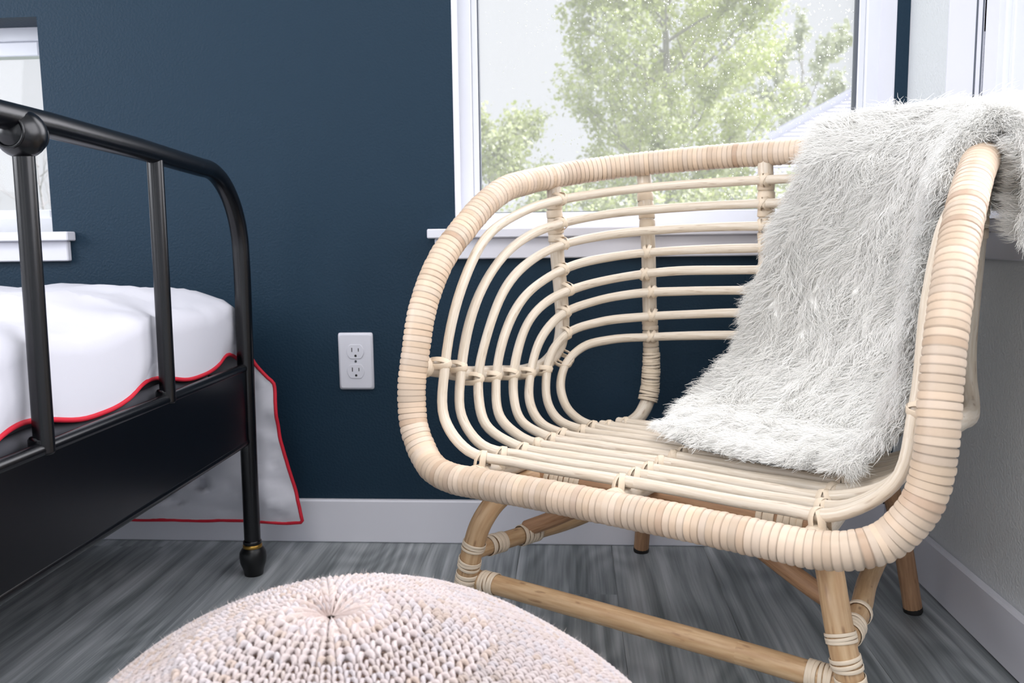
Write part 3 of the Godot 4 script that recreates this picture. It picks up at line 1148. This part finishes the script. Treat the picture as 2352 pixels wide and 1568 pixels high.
	# --- bindings where rods cross ribs
	for k in 8:
		var h: PackedVector3Array = lines[k]
		for b in 5:
			var rib: PackedVector3Array = ribs[b]
			var hh := h if b < 2 else (mirror(h) if b > 2 else h)
			var spots := [[-1.0, 0, 0], [-1.0, 0, 0]]   # nearest on the upright stretch and on the forward stretch
			var best := [1e9, 1e9]
			for i in hh.size():
				for j in rib.size():
					var dd := hh[i].distance_squared_to(rib[j])
					# upright stretch: rods high on the back; forward stretch: the lower run
					var which := 0 if i < 44 else 1
					if b == 0 or b == 3: which = 0 if i < (40 if k < 5 else 36) else 1
					if dd < best[which]:
						best[which] = dd
						spots[which] = [1.0, i, j]
			for w in 2:
				if best[w] > 0.0009: continue
				var i: int = spots[w][1]
				var j: int = spots[w][2]
				var t1 := hh[mini(i + 1, hh.size() - 1)] - hh[maxi(i - 1, 0)]
				var t2 := rib[mini(j + 1, rib.size() - 1)] - rib[maxi(j - 1, 0)]
				var nrm := hh[i] - rib[j]
				nrm = (nrm - t1.normalized() * nrm.dot(t1.normalized())).normalized()
				if nrm.length() < 0.5: continue
				cross_tie(rib_nodes[b], hh[i], t1, t2, nrm, rr, br * 0.93, w == 1)
	for k in 2:
		for b in [1, 2, 4]:
			var z := 0.222 - 0.036 * k
			var xx := -0.016 if b == 2 else (0.207 - 0.014 - 0.012 * k) * (-1.0 if b == 1 else 1.0)
			cross_tie(rib_nodes[b], Vector3(xx, 0.297, z), Vector3.RIGHT, Vector3(0, 0, 1), Vector3.UP, 0.0078, br * 0.93)
	# --- base: two bent side frames, rail under the seat, stretchers, arch
	var leg_l := [V(-306, 6, 505), V(-290, 55, 506), V(-274, 108, 507), V(-261, 158, 507), V(-250, 198, 499), V(-236, 230, 476), V(-218, 247, 445), V(-206, 252, 410)]
	var rear_l := [V(-244, 5, 4), V(-236, 60, 12), V(-224, 140, 26), V(-214, 200, 44), V(-208, 235, 72), V(-205, 250, 110), V(-205, 253, 180), V(-205, 253, 300), V(-206, 253, 410)]
	for s in [-1.0, 1.0]:
		for w in [leg_l, rear_l]:
			var line := spline(w, 7)
			if s > 0: line = mirror(line)
			mb = MB.new()
			mb.tube(line, const_r(0.0158 if w == leg_l else 0.0145), 18)
			var lg := put("leg", mb, M.pole if w == leg_l else M.dark_pole, o)
			mb = MB.new()
			var d := (line[0] - line[1]).normalized()
			mb.tube(PackedVector3Array([line[0] - d * 0.004, line[0] + d * 0.003]), const_r(0.0162 if w == leg_l else 0.0149), 16)
			put("foot_cap", mb, M.rubber, lg)
			if w == leg_l:
				for gp in [[13, 16], [17, 19], [21, 23]]:
					mb = MB.new()
					ring_wrap(mb, line[gp[0]], line[gp[1]], 0.0160, 3)
					put("cane_wrapping", mb, M.tie, lg)
	mb = MB.new()
	mb.tube(PackedVector3Array([V(-206, 254, 412), V(-70, 254, 412), V(70, 254, 412), V(206, 254, 412)]), const_r(0.0135), 16)
	var rail := put("seat_rail", mb, M.dark_pole, o)
	for sx in [-1.0, 1.0]:
		mb = MB.new()
		ring_wrap(mb, V(190 * sx, 254, 412), V(130 * sx, 254, 412), 0.0135, 7)
		put("cane_wrapping", mb, M.tie, rail)
	mb = MB.new()
	mb.tube(PackedVector3Array([V(-205, 254, 150), V(0, 254, 150), V(205, 254, 150)]), const_r(0.0135), 16)
	put("seat_rail", mb, M.dark_pole, o)
	mb = MB.new()
	mb.tube(spline([V(-262, 108, 496), V(-120, 109, 497), V(40, 108, 496), V(150, 107, 495), V(262, 104, 494)], 6), const_r(0.0146), 18)
	var fs := put("front_stretcher", mb, M.pole, o)
	for wr in [[V(-252, 108, 496), V(-226, 108, 496), 5], [V(250, 104.5, 494), V(220, 105.5, 494), 6]]:
		mb = MB.new()
		ring_wrap(mb, wr[0], wr[1], 0.0150, wr[2])
		put("cane_wrapping", mb, M.tie, fs)
	for s in [-1.0, 1.0]:
		var line := spline([V(-262, 154, 496), V(-250, 147, 380), V(-234, 142, 280), V(-224, 142, 160), V(-220, 146, 36)], 6)
		if s > 0: line = mirror(line)
		mb = MB.new()
		mb.tube(line, const_r(0.0132), 16)
		var st := put("side_stretcher", mb, M.pole, o)
		mb = MB.new()
		ring_wrap(mb, line[1].lerp(line[2], 0.2), line[3], 0.0140, 4)
		put("cane_wrapping", mb, M.tie, st)
		mb = MB.new()
		if s < 0: ring_wrap(mb, line[5], line[7].lerp(line[8], 0.2), 0.0150, 5)
		else: ring_wrap(mb, line[5], line[5].lerp(line[6], 0.5), 0.0145, 1)
		put("cane_wrapping", mb, M.tie, st)
	mb = MB.new()
	mb.tube(spline([V(-250, 156, 385), V(-215, 172, 366), V(-170, 196, 358), V(-110, 222, 358), V(-40, 240, 358), V(40, 232, 358), V(112, 192, 359), V(190, 152, 364), V(242, 138, 380)], 6), const_r(0.0126), 14)
	put("arched_brace", mb, M.dark_pole, o)


# ------------------------------------------------------------------ sheepskin over the back corner of the chair
func skin_rows() -> Array:
	return [
		[V(-62, 318, 292), V(0, 318, 350), V(70, 318, 374), V(145, 320, 398), V(200, 324, 404), V(240, 330, 404)],
		[V(-58, 325, 235), V(10, 325, 290), V(85, 326, 318), V(165, 328, 346), V(230, 336, 366), V(280, 362, 398)],
		[V(-48, 350, 150), V(35, 336, 200), V(115, 336, 244), V(195, 342, 288), V(262, 362, 330), V(300, 405, 405)],
		[V(-15, 420, 95), V(65, 408, 122), V(150, 410, 166), V(230, 418, 222), V(285, 438, 286), V(305, 470, 385)],
		[V(10, 530, 84), V(90, 525, 92), V(175, 525, 122), V(250, 525, 176), V(292, 535, 250), V(307, 558, 352)],
		[V(48, 640, 76), V(120, 638, 80), V(200, 636, 106), V(268, 636, 160), V(302, 642, 225), V(313, 652, 304)],
		[V(85, 722, 66), V(150, 726, 66), V(225, 726, 88), V(285, 722, 142), V(312, 712, 205), V(322, 700, 268)],
		[V(105, 770, 28), V(172, 774, 26), V(250, 774, 46), V(318, 764, 108), V(348, 752, 182), V(360, 736, 262)],
		[V(112, 744, -12), V(180, 748, -22), V(270, 748, 0), V(338, 738, 84), V(380, 728, 170), V(388, 706, 290)],
		[V(116, 670, -20), V(186, 668, -32), V(276, 664, -8), V(342, 646, 80), V(394, 628, 168), V(394, 602, 305)]]


func skin_at(rows: Array, s: float, t: float) -> Vector3:   # bicubic: t over rows, s over columns
	var col := []
	var tr := t * (rows.size() - 1)
	var i := mini(int(tr), rows.size() - 2)
	for k in range(-1, 3):
		var row: Array = rows[clampi(i + k, 0, rows.size() - 1)]
		var sc := s * (row.size() - 1)
		var j := mini(int(sc), row.size() - 2)
		col.append((row[j] as Vector3).cubic_interpolate(row[j + 1], row[maxi(j - 1, 0)], row[mini(j + 2, row.size() - 1)], sc - j))
	return (col[1] as Vector3).cubic_interpolate(col[2], col[0], col[3], tr - i)


func build_sheepskin() -> void:
	var o := thing("sheepskin", "fluffy white sheepskin draped over the back corner and seat of the rattan armchair", "sheepskin", CHAIR_AT)
	o.rotation.y = CHAIR_TURN
	var rows := skin_rows()
	var g := []
	for i in 61:
		var row := []
		for j in 31: row.append(skin_at(rows, j / 30.0, i / 60.0))
		g.append(row)
	var mb := MB.new()
	var clump := noise(1.0, 73, 3)
	var body := []
	var test0: Vector3 = (g[31][15] - g[29][15]).cross(g[30][16] - g[30][14])
	var up0 := 1.0 if test0.dot(Vector3(-0.5, 0, 1)) > 0 else -1.0
	for i in 151:
		var row := []
		for j in 91:
			var s := j / 90.0
			var t := i / 150.0
			var n0 := (skin_at(rows, s, minf(t + 0.01, 1)) - skin_at(rows, s, maxf(t - 0.01, 0))).cross(skin_at(rows, minf(s + 0.01, 1), t) - skin_at(rows, maxf(s - 0.01, 0), t)).normalized() * up0
			var thick := 0.015 * pow(clampf(minf(minf(s, 1.0 - s) * 0.28, minf(t, 1.0 - t) * 0.9) / 0.028, 0, 1), 0.5)
			thick *= 1.0 + 0.22 * clump.get_noise_2d(s * 9.0, t * 7.0) + 0.10 * clump.get_noise_2d(s * 34.0 + clump.get_noise_2d(s * 4.0, t * 6.0) * 3.0, t * 13.0 + 7.0)
			row.append(skin_at(rows, s, t) + n0 * thick)
		body.append(row)
	mb.sheet(body, Vector3(-0.5, 0.5, 1))
	put("wool_body", mb, M.hide, o)
	# underside of the skin
	mb = MB.new()
	var u := []
	for i in 61:
		var row := []
		for j in 31:
			var nn: Vector3 = (g[mini(i + 1, 60)][j] - g[maxi(i - 1, 0)][j]).cross(g[i][mini(j + 1, 30)] - g[i][maxi(j - 1, 0)]).normalized()
			row.append(g[i][j] + nn * 0.003)
		u.append(row)
	# cross product of (towards the top) x (to the right) points into the chair or out of it: choose by the middle of the back
	var test: Vector3 = (g[31][15] - g[29][15]).cross(g[30][16] - g[30][14])
	var sgn := 1.0 if test.dot(Vector3(-0.5, 0, 1)) > 0 else -1.0
	if sgn > 0.0:
		for i in 61:
			for j in 31: u[i][j] = g[i][j] - (u[i][j] - g[i][j])
	mb.sheet(u, Vector3(0.5, -0.5, -1))
	put("skin_underside", mb, M.suede, o)
	# fleece: locks of fine curved strands
	var kinds := []
	for k in 8: kinds.append(lock_mesh(k))
	var per := []
	for k in 8: per.append([])
	var flow_n := noise(2.2, 71, 2)
	var part_n := noise(7.0, 72, 2)
	var count := 16500
	for c in count:
		var s := rng.randf()
		var t := rng.randf()
		if c % 5 == 0:      # denser along the borders
			match rng.randi() % 4:
				0: s = rng.randf() * 0.06
				1: s = 1.0 - rng.randf() * 0.06
				2: t = rng.randf() * 0.05
				3: t = 1.0 - rng.randf() * 0.05
		if c < 1600:        # the border that hangs over the arm
			s = 1.0 - rng.randf() * 0.05
			t = rng.randf_range(0.60, 1.0)
		elif c < 3000:
			s = rng.randf_range(0.62, 1.0)
			t = rng.randf_range(0.74, 1.0)
		var e := 0.012
		var p := skin_at(rows, s, t)
		var ds := skin_at(rows, minf(s + e, 1), t) - skin_at(rows, maxf(s - e, 0), t)
		var dt := skin_at(rows, s, minf(t + e, 1)) - skin_at(rows, s, maxf(t - e, 0))
		var nn := dt.cross(ds).normalized() * sgn
		# strands lie down the slope on the back, outwards on the seat and at the borders
		var flow := -dt.normalized() + ds.normalized() * flow_n.get_noise_2d(s * 3.0, t * 3.0) * 1.6
		if t > 0.78: flow = dt.normalized() + ds.normalized() * flow_n.get_noise_2d(s * 3.0, t * 3.0)
		elif t > 0.66: flow = flow * (0.72 - t) / 0.06 * 0.4 + Vector3(-0.5, 0.3, 0.3)
		if s < 0.12: flow += -ds.normalized() * (0.12 - s) * 9.0
		if s > 0.90: flow += ds.normalized() * (s - 0.90) * (5.0 if t < 0.7 else 14.0)
		flow += Vector3(rng.randf_range(-1, 1), rng.randf_range(-1, 1), rng.randf_range(-1, 1)) * 0.35
		flow = (flow - nn * flow.dot(nn)).normalized()
		var lean := 1.9 + part_n.get_noise_2d(s * 5.0, t * 5.0) * 0.8
		var dir := (nn + flow * lean * 0.6).normalized()
		if s > 0.94 and t > 0.6: dir = (ds.normalized() * rng.randf_range(0.3, 1.4) + nn * rng.randf_range(-0.35, 0.8) + dir * 0.3).normalized()
		var x := flow.cross(dir).normalized()
		var z := x.cross(dir)
		if z.dot(flow) < 0.0:
			z = -z; x = -x
		var ln := rng.randf_range(0.75, 1.2) * (0.82 + 0.55 * part_n.get_noise_2d(s * 9.0 + 4.0, t * 9.0))
		if t > 0.8 and s > 0.5: ln *= 0.7
		if t < 0.12: ln *= 0.72
		var b := Basis(x, dir, z).scaled_local(Vector3(1.0, 1.0, 1.0) * ln)
		if c >= 1600 and c < 3000:     # wool curling round to the inner face where the skin hangs outside the arm
			nn = -nn
			dir = (nn + dt.normalized() * rng.randf_range(0.0, 1.0) + ds.normalized() * rng.randf_range(-0.2, 0.9)).normalized()
			x = dt.cross(dir).normalized()
			z = x.cross(dir)
			b = Basis(x, dir, z) * ln
		var inner := pow(clampf(minf(minf(s, 1.0 - s) * 0.28, minf(t, 1.0 - t) * 0.9) / 0.028, 0, 1), 0.5)
		per[rng.randi() % 8].append(Transform3D(b, p + nn * (0.012 * inner - 0.001)))
	var fl := Node3D.new()
	fl.name = "fleece"
	o.add_child(fl)
	for k in 8:
		var mm := MultiMesh.new()
		mm.transform_format = MultiMesh.TRANSFORM_3D
		mm.mesh = kinds[k]
		mm.instance_count = per[k].size()
		for i in per[k].size(): mm.set_instance_transform(i, per[k][i])
		var n := MultiMeshInstance3D.new()
		n.name = "wool_locks"
		n.multimesh = mm
		n.material_override = M.fleece
		n.set_meta("kind", "stuff")
		fl.add_child(n, true)


func lock_mesh(k: int) -> ArrayMesh:
	# y: out of the skin, z: the way the wool falls; about 46 mm long
	var mb := MB.new()
	for i in 18:
		var a := rng.randf() * TAU
		var off := sqrt(rng.randf()) * 0.0075
		var root := Vector3(cos(a) * off, 0, sin(a) * off)
		var L := rng.randf_range(0.022, 0.040)
		var bend := rng.randf_range(0.5, 1.1)
		var side := rng.randf_range(-0.25, 0.25)
		var crimp := rng.randf_range(0.0006, 0.0022)
		var ph := rng.randf() * TAU
		var w := rng.randf_range(0.0003, 0.0006)
		var tip_pull := Vector3(-root.x, 0, -root.z) * rng.randf_range(-0.9, 0.7)
		var pts := PackedVector3Array()
		var rad := PackedFloat32Array()
		for j in 6:
			var t := j / 5.0
			var an := bend * t
			var p := root + Vector3(side * L * t * t + sin(t * 9.0 + ph) * crimp, L * sin(an) / bend * 1.0, L * (1.0 - cos(an)) / bend) + tip_pull * t
			p.z += cos(t * 8.0 + ph) * crimp
			pts.append(p)
			rad.append(w * (1.0 - 0.8 * t * t))
		mb.tube(pts, rad, 3, false)
	for i in mb.n.size(): mb.n[i] = (mb.n[i] * 0.6 + Vector3(0, 0.8, -0.15)).normalized()
	return mb.mesh()


# ------------------------------------------------------------------ knitted pouf
const POUF_AT := Vector3(-0.162, 0, 1.068)
const POUF_R := 0.255
const POUF_H := 0.312


func pouf_point(an: float, t: float) -> Vector3:
	# t: 0 at the gathered middle, 1 at the floor; arclength-like
	var hub := Vector2(-0.034, -0.052)
	var q := t * PI * 0.93
	var n := 2.25
	var r := POUF_R * pow(maxf(sin(q), 0.0), 2.0 / n) if q < PI else 0.0
	var c := cos(q)
	var y := POUF_H * 0.5 + POUF_H * 0.5 * signf(c) * pow(absf(c), 2.0 / n)
	var off := hub * pow(1.0 - clampf(r / POUF_R, 0, 1), 0.8) if t < 0.5 else Vector2.ZERO
	# dimple at the gathering point, soft lumps
	y += (-0.012 * exp(-pow(r / 0.020, 2.0)) + 0.006 * exp(-pow(r / 0.09, 2.0))) if t < 0.5 else 0.0
	var lump := 0.006 * sin(an * 3.0 + 0.6) + 0.004 * sin(an * 5.0 + 2.0)
	r += lump * clampf(r / POUF_R, 0, 1)
	y = maxf(y, 0.004)
	return Vector3(cos(an) * r + off.x, y, sin(an) * r + off.y)


func build_pouf() -> void:
	var o := thing("knitted_pouf", "round pale pink knitted pouf with ribs gathered at its centre, on the floor", "pouf", POUF_AT)
	var mb := MB.new()
	var g := []
	for i in 49:
		var row := []
		for k in 97: row.append(pouf_point(TAU * k / 96, maxf(i / 48.0, 0.004)))
		g.append(row)
	mb.sheet(g, Vector3.UP)
	for i in mb.v.size(): mb.v[i] -= mb.n[i] * 0.005
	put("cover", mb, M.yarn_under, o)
	# one half of a knit stitch: a slanted, swollen strand
	mb = MB.new()
	var pts := PackedVector3Array()
	var rad := PackedFloat32Array()
	for i in 9:
		var t := i / 8.0
		pts.append(Vector3(lerpf(0.05, 0.62, t) + 0.10 * sin(t * PI), 0.30 * sin(t * PI) - 0.18, lerpf(-0.85, 0.65, t)))
		rad.append(0.30 * (0.45 + 0.62 * sin(PI * (0.12 + 0.8 * t))))
	mb.tube(pts, rad, 7, true)
	var half_r := mb.mesh()
	for i in mb.v.size():
		mb.v[i].x = -mb.v[i].x
		mb.n[i].x = -mb.n[i].x
	for i in range(0, mb.idx.size(), 3):
		var sw := mb.idx[i]
		mb.idx[i] = mb.idx[i + 1]
		mb.idx[i + 1] = sw
	var half_l := mb.mesh()
	var cols := 128
	var tones := [rgb8(222, 207, 204), rgb8(225, 211, 208), rgb8(220, 204, 197), rgb8(221, 208, 207), rgb8(226, 214, 211), rgb8(214, 194, 182), rgb8(219, 209, 210)]
	var xr := []
	var xl := []
	var cr := []
	var cl := []
	var tone_n := noise(0.9, 81, 2)
	for k in cols:
		var an := TAU * (k + 0.5) / cols
		# rows: spaced evenly along the meridian
		var t := 0.016 if k % 8 == 0 else (0.045 if k % 4 == 0 else (0.085 if k % 2 == 0 else 0.15))
		var row := 0
		while t < 0.97:
			var p := pouf_point(an, t)
			var pr := pouf_point(an + TAU / cols * 0.5, t)
			var pl := pouf_point(an - TAU / cols * 0.5, t)
			var nx := pouf_point(an, minf(t + 0.004, 1.0))
			var side := pr - pl
			var wid := side.length() * (8.0 if t < 0.045 else (4.0 if t < 0.085 else (2.0 if t < 0.15 else 1.0)))
			var down := (nx - pouf_point(an, maxf(t - 0.004, 0.001))).normalized()
			var out := side.normalized().cross(down)
			if out.y < 0.0 and t < 0.3 or out.dot(p - Vector3(0, 0.15, 0)) < 0.0: out = -out
			var len := 0.0070
			var thick := clampf(wid * 0.42, 0.0016, 0.0056)
			# ribbed part: every third column sinks
			var angd := fposmod(rad_to_deg(an), 360.0)
			var ribbed := angd > 20.0 and angd < 125.0
			var sink := 0.0
			if k % 4 == 3 and t > 0.16: sink = 0.0012
			if ribbed and k % 4 == 3 and t > 0.16: sink = lerpf(0.0012, 0.0046, smoothstep(0.0, 25.0, minf(angd - 20.0, 125.0 - angd)))
			var b := Basis(side.normalized() * wid * 0.62, out * thick * 2.0, down * len * 0.72)
			var f := Transform3D(b, p - out * sink)
			xr.append(f)
			xl.append(f)
			var q := fposmod(tone_n.get_noise_2d(k * 0.35, row * 0.5) * 4.0 + rng.randf() * 1.6 + 7.0, 7.0)
			var col: Color = tones[int(q) % 7]
			if ribbed and k % 4 == 3: col = col.darkened(0.08)
			cr.append(col.srgb_to_linear())
			cl.append(col.lightened(rng.randf_range(-0.05, 0.05)).srgb_to_linear())
			t += len / (PI * 0.22) * 0.93
			row += 1
	for side in 2:
		var mm := MultiMesh.new()
		mm.transform_format = MultiMesh.TRANSFORM_3D
		mm.use_colors = true
		mm.mesh = half_r if side == 0 else half_l
		var xf := xr if side == 0 else xl
		var cc := cr if side == 0 else cl
		mm.instance_count = xf.size()
		for i in xf.size():
			mm.set_instance_transform(i, xf[i])
			mm.set_instance_color(i, cc[i])
		var n := MultiMeshInstance3D.new()
		n.name = "knit_stitches"
		n.multimesh = mm
		n.material_override = M.yarn
		n.set_meta("kind", "stuff")
		o.add_child(n, true)
	# the drawn-up middle: soft pleats that run together
	mb = MB.new()
	var gg := []
	for i in 31:
		var row2 := []
		for k in 241:
			var an := TAU * k / 240
			var t := lerpf(0.003, 0.085, i / 30.0)
			var p := pouf_point(an, t)
			var rr := Vector2(p.x + 0.034, p.z + 0.052).length()
			var amp := 0.0034 * smoothstep(0.002, 0.012, rr) * exp(-pow(rr / 0.055, 2.0))
			var pleat := sin(an * 17.0 + 1.5 * sin(an * 3.0)) + 0.6 * sin(an * 29.0 + 2.0)
			p.y += amp * pleat * 0.8 + 0.0006 + 0.0006 * sin(an * 64.0) - 0.007 * smoothstep(0.4, 1.0, i / 30.0)
			row2.append(p)
		gg.append(row2)
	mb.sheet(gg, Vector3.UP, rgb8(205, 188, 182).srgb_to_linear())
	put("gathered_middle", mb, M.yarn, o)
	# fuzz
	mb = MB.new()
	for i in 9000:
		var an := rng.randf() * TAU
		var p := pouf_point(an, 0.05 + rng.randf() * 0.6)
		var out := (p - Vector3(0, 0.1, 0)).normalized()
		var d := (out + Vector3(rng.randf_range(-1, 1), rng.randf_range(-1, 1), rng.randf_range(-1, 1)) * 1.2).normalized()
		var s := d.cross(out).normalized() * 0.00016
		var tip := p + out * 0.002 + d * rng.randf_range(0.003, 0.007)
		var cl3: Color = rgb8(240, 228, 222).srgb_to_linear()
		var a := mb.vert(p - s, s.cross(d).normalized(), Vector2.ZERO, cl3)
		var b := mb.vert(p + s, s.cross(d).normalized(), Vector2.ZERO, cl3)
		mb.tri(a, b, mb.vert(tip, s.cross(d).normalized(), Vector2.ZERO, cl3))
	put("fuzz", mb, M.yarn, o).set_meta("kind", "stuff")


# ------------------------------------------------------------------ outdoors
func leaf_mesh() -> ArrayMesh:   # a pointed leaf, slightly folded, one unit long
	var mb := MB.new()
	var w := [0.0, 0.26, 0.34, 0.24, 0.0]
	var mid := []
	var lft := []
	var rgt := []
	for i in 5:
		var t := i / 4.0
		var y := 0.10 * sin(t * PI)
		mid.append(mb.vert(Vector3(0, y, t), Vector3.UP))
		lft.append(mb.vert(Vector3(-w[i], y + w[i] * 0.3, t), Vector3(0.3, 1, 0).normalized()))
		rgt.append(mb.vert(Vector3(w[i], y + w[i] * 0.3, t), Vector3(-0.3, 1, 0).normalized()))
	for i in 4:
		mb.quad(mid[i], lft[i], lft[i + 1], mid[i + 1])
		mb.quad(mid[i], rgt[i], rgt[i + 1], mid[i + 1])
	return mb.mesh()


func leaves(o: Node3D, spots: Array, size: float, tones: Array, leaf: ArrayMesh) -> void:
	var mm := MultiMesh.new()
	mm.transform_format = MultiMesh.TRANSFORM_3D
	mm.use_colors = true
	mm.mesh = leaf
	mm.instance_count = spots.size()
	for i in spots.size():
		var b := Basis(Vector3(rng.randf_range(-1, 1), rng.randf_range(-1, 1), rng.randf_range(-1, 1)).normalized(), rng.randf() * TAU).scaled(Vector3.ONE * size * rng.randf_range(0.6, 1.3))
		mm.set_instance_transform(i, Transform3D(b, spots[i]))
		var c: Color = tones[rng.randi() % tones.size()]
		mm.set_instance_color(i, c.lightened(rng.randf_range(0.0, 0.15)).srgb_to_linear())
	var n := MultiMeshInstance3D.new()
	n.name = "leaves"
	n.multimesh = mm
	n.material_override = M.leaf
	n.set_meta("kind", "stuff")
	o.add_child(n, true)


func branch(mb: MB, ends: Array, a: Vector3, dir: Vector3, l: float, r: float, depth: int) -> void:
	var p := a
	var pts := PackedVector3Array([a])
	var rad := PackedFloat32Array([r])
	var d := dir
	for i in 4:
		d = (d + Vector3(rng.randf_range(-1, 1), rng.randf_range(-0.4, 0.8), rng.randf_range(-1, 1)) * 0.16).normalized()
		p += d * l / 4
		p.y = maxf(p.y, 0.12)
		pts.append(p)
		rad.append(r * (1.0 - 0.14 * (i + 1)))
		if depth > 0 and i > 0 and rng.randf() < 0.9:
			var sd := (d + Vector3(rng.randf_range(-1, 1), rng.randf_range(-0.3, 0.9), rng.randf_range(-1, 1)) * 1.0).normalized()
			branch(mb, ends, p, sd, l * rng.randf_range(0.5, 0.75), r * 0.5, depth - 1)
		if depth <= 1: ends.append(p)
	if depth > 0: branch(mb, ends, p, d, l * 0.7, r * 0.45, depth - 1)
	ends.append(p)
	mb.tube(pts, rad, 5, false)


func tree(label: String, at: Vector3, h: float, spread: float, tones: Array, leaf: ArrayMesh, per: int, size: float, bare := false, full := true) -> void:
	var o := thing("tree", label, "tree", at, "")
	var mb := MB.new()
	var ends := []
	var trunk := PackedVector3Array()
	var rad := PackedFloat32Array()
	for i in 9:
		var t := i / 8.0
		trunk.append(Vector3(sin(t * 5.0) * 0.06, h * t, cos(t * 4.0) * 0.05))
		rad.append(0.055 * h / 4.0 * (1.15 - t))
	mb.tube(trunk, rad, 8)
	for i in (34 if full else 15):
		var t := 0.1 + 0.88 * i / (34.0 if full else 15.0)
		var an := i * 2.4
		var reach := spread * (0.55 + 0.45 * sin(PI * clampf(t * 0.85 + 0.12, 0, 1)))
		branch(mb, ends, Vector3(0, h * t, 0), Vector3(cos(an), 0.35 + t * 0.5, sin(an)).normalized(), reach * 0.52, 0.016 * h / 4.0, 2)
	put("branches", mb, M.bark, o)
	if bare: return
	var spots := []
	for e in ends:
		for k in per:
			spots.append((e as Vector3) + Vector3(rng.randfn(0, 0.07), rng.randfn(0, 0.07), rng.randfn(0, 0.07)))
	leaves(o, spots, size, tones, leaf)


func build_outdoors() -> void:
	var leaf := leaf_mesh()
	var lime := [rgb8(214, 222, 162), rgb8(208, 220, 146), rgb8(220, 226, 182), rgb8(206, 212, 172), rgb8(210, 212, 196)]
	var mb := MB.new()
	var g := []
	for i in 13:
		var row := []
		for j in 25:
			row.append(Vector3(-24.0 + j * 2.0, -0.62 + 0.012 * sin(j * 1.3 + i), -0.4 - i * 2.8))
		g.append(row)
	mb.sheet(g, Vector3.UP)
	var lw := put("lawn", mb, M.lawn)
	tag(lw, "pale green lawn outside behind the windows", "lawn")
	lw.set_meta("kind", "stuff")
	tree("leafy yellow-green tree filling the middle of the big window", Vector3(1.2, -0.6, -9.6), 5.6, 1.8, lime, leaf, 22, 0.058)
	tree("low leafy bush at the lower left of the big window", Vector3(-0.9, -0.6, -8.4), 2.25, 1.0, lime, leaf, 16, 0.052, false, false)
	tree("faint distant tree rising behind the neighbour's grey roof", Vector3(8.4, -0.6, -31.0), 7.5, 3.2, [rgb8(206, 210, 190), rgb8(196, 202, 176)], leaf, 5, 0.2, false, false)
	tree("bare grey tree seen through the small left window", Vector3(-8.3, -0.6, -11.5), 2.6, 1.2, lime, leaf, 0, 0.1, true, false)
	# hedge along the garden
	var hd := thing("hedge", "low light green hedge along the bottom of the big window", "hedge", Vector3(0.9, -0.6, -6.0))
	mb = MB.new()
	var spots := []
	for i in 60:
		var x := -2.6 + i * 0.09
		mb.tube(PackedVector3Array([Vector3(x, 0, 0), Vector3(x + rng.randf_range(-0.1, 0.1), 0.7, rng.randf_range(-0.15, 0.15)), Vector3(x + rng.randf_range(-0.2, 0.2), 1.35, rng.randf_range(-0.25, 0.25))]), const_r(0.008), 5)
		for k in 240:
			spots.append(Vector3(x + rng.randfn(0, 0.08), rng.randf_range(0.1, 1.62) + 0.07 * sin(x * 4.0), rng.randfn(0, 0.16)))
	put("stems", mb, M.bark, hd)
	leaves(hd, spots, 0.045, lime, leaf)
	build_neighbour()


func build_neighbour() -> void:
	var o := thing("neighbour_house", "neighbouring house with a pale grey shingled hip roof at the right", "house", Vector3(7.1, -0.58, -18.0))
	var mb := MB.new()
	mb.box(Vector3(-5.2, 0, -4.6), Vector3(5.2, 1.8, 4.6), 0.01)
	put("wall", mb, M.siding, o)
	# hip roof in courses; apex over the middle
	var apex := Vector3(0, 4.72, 0)
	var ex := 6.0
	var ez := 5.4
	var base := 1.58
	var courses := 34
	for side in 4:
		var rot := Basis(Vector3.UP, PI / 2 * side)
		var w := ex if side % 2 == 0 else ez
		var d := ez if side % 2 == 0 else ex
		for i in courses:
			if side == 2: continue
			var t0 := float(i) / courses
			var t1 := (i + 1.0) / courses
			mb = MB.new()
			var lo := Vector3(0, lerpf(base, apex.y, t0) + 0.025, d * (1.0 - t0) + 0.01)
			var hi := Vector3(0, lerpf(base, apex.y, t1), d * (1.0 - t1))
			var w0 := w * (1.0 - t0)
			var w1 := w * (1.0 - t1)
			var up := Vector3(0, 1, 1)
			mb.flat4(rot * (lo + Vector3(-w0, 0, 0)), rot * (lo + Vector3(w0, 0, 0)), rot * (hi + Vector3(w1, 0, 0)), rot * (hi + Vector3(-w1, 0, 0)), rot * up)
			mb.flat4(rot * (lo + Vector3(-w0, 0, 0)), rot * (lo + Vector3(w0, 0, 0)), rot * (lo + Vector3(w0, -0.035, 0)), rot * (lo + Vector3(-w0, -0.035, 0)), rot * Vector3(0, 0, 1))
			put("shingle_course", mb, M.shingle, o)
	for c in [Vector3(-ex, base, ez), Vector3(ex, base, ez), Vector3(-ex, base, -ez), Vector3(ex, base, -ez)]:
		mb = MB.new()
		mb.tube(PackedVector3Array([c, c.lerp(apex, 0.5), apex]), const_r(0.11), 8)
		put("hip_cap", mb, M.ridge, o)
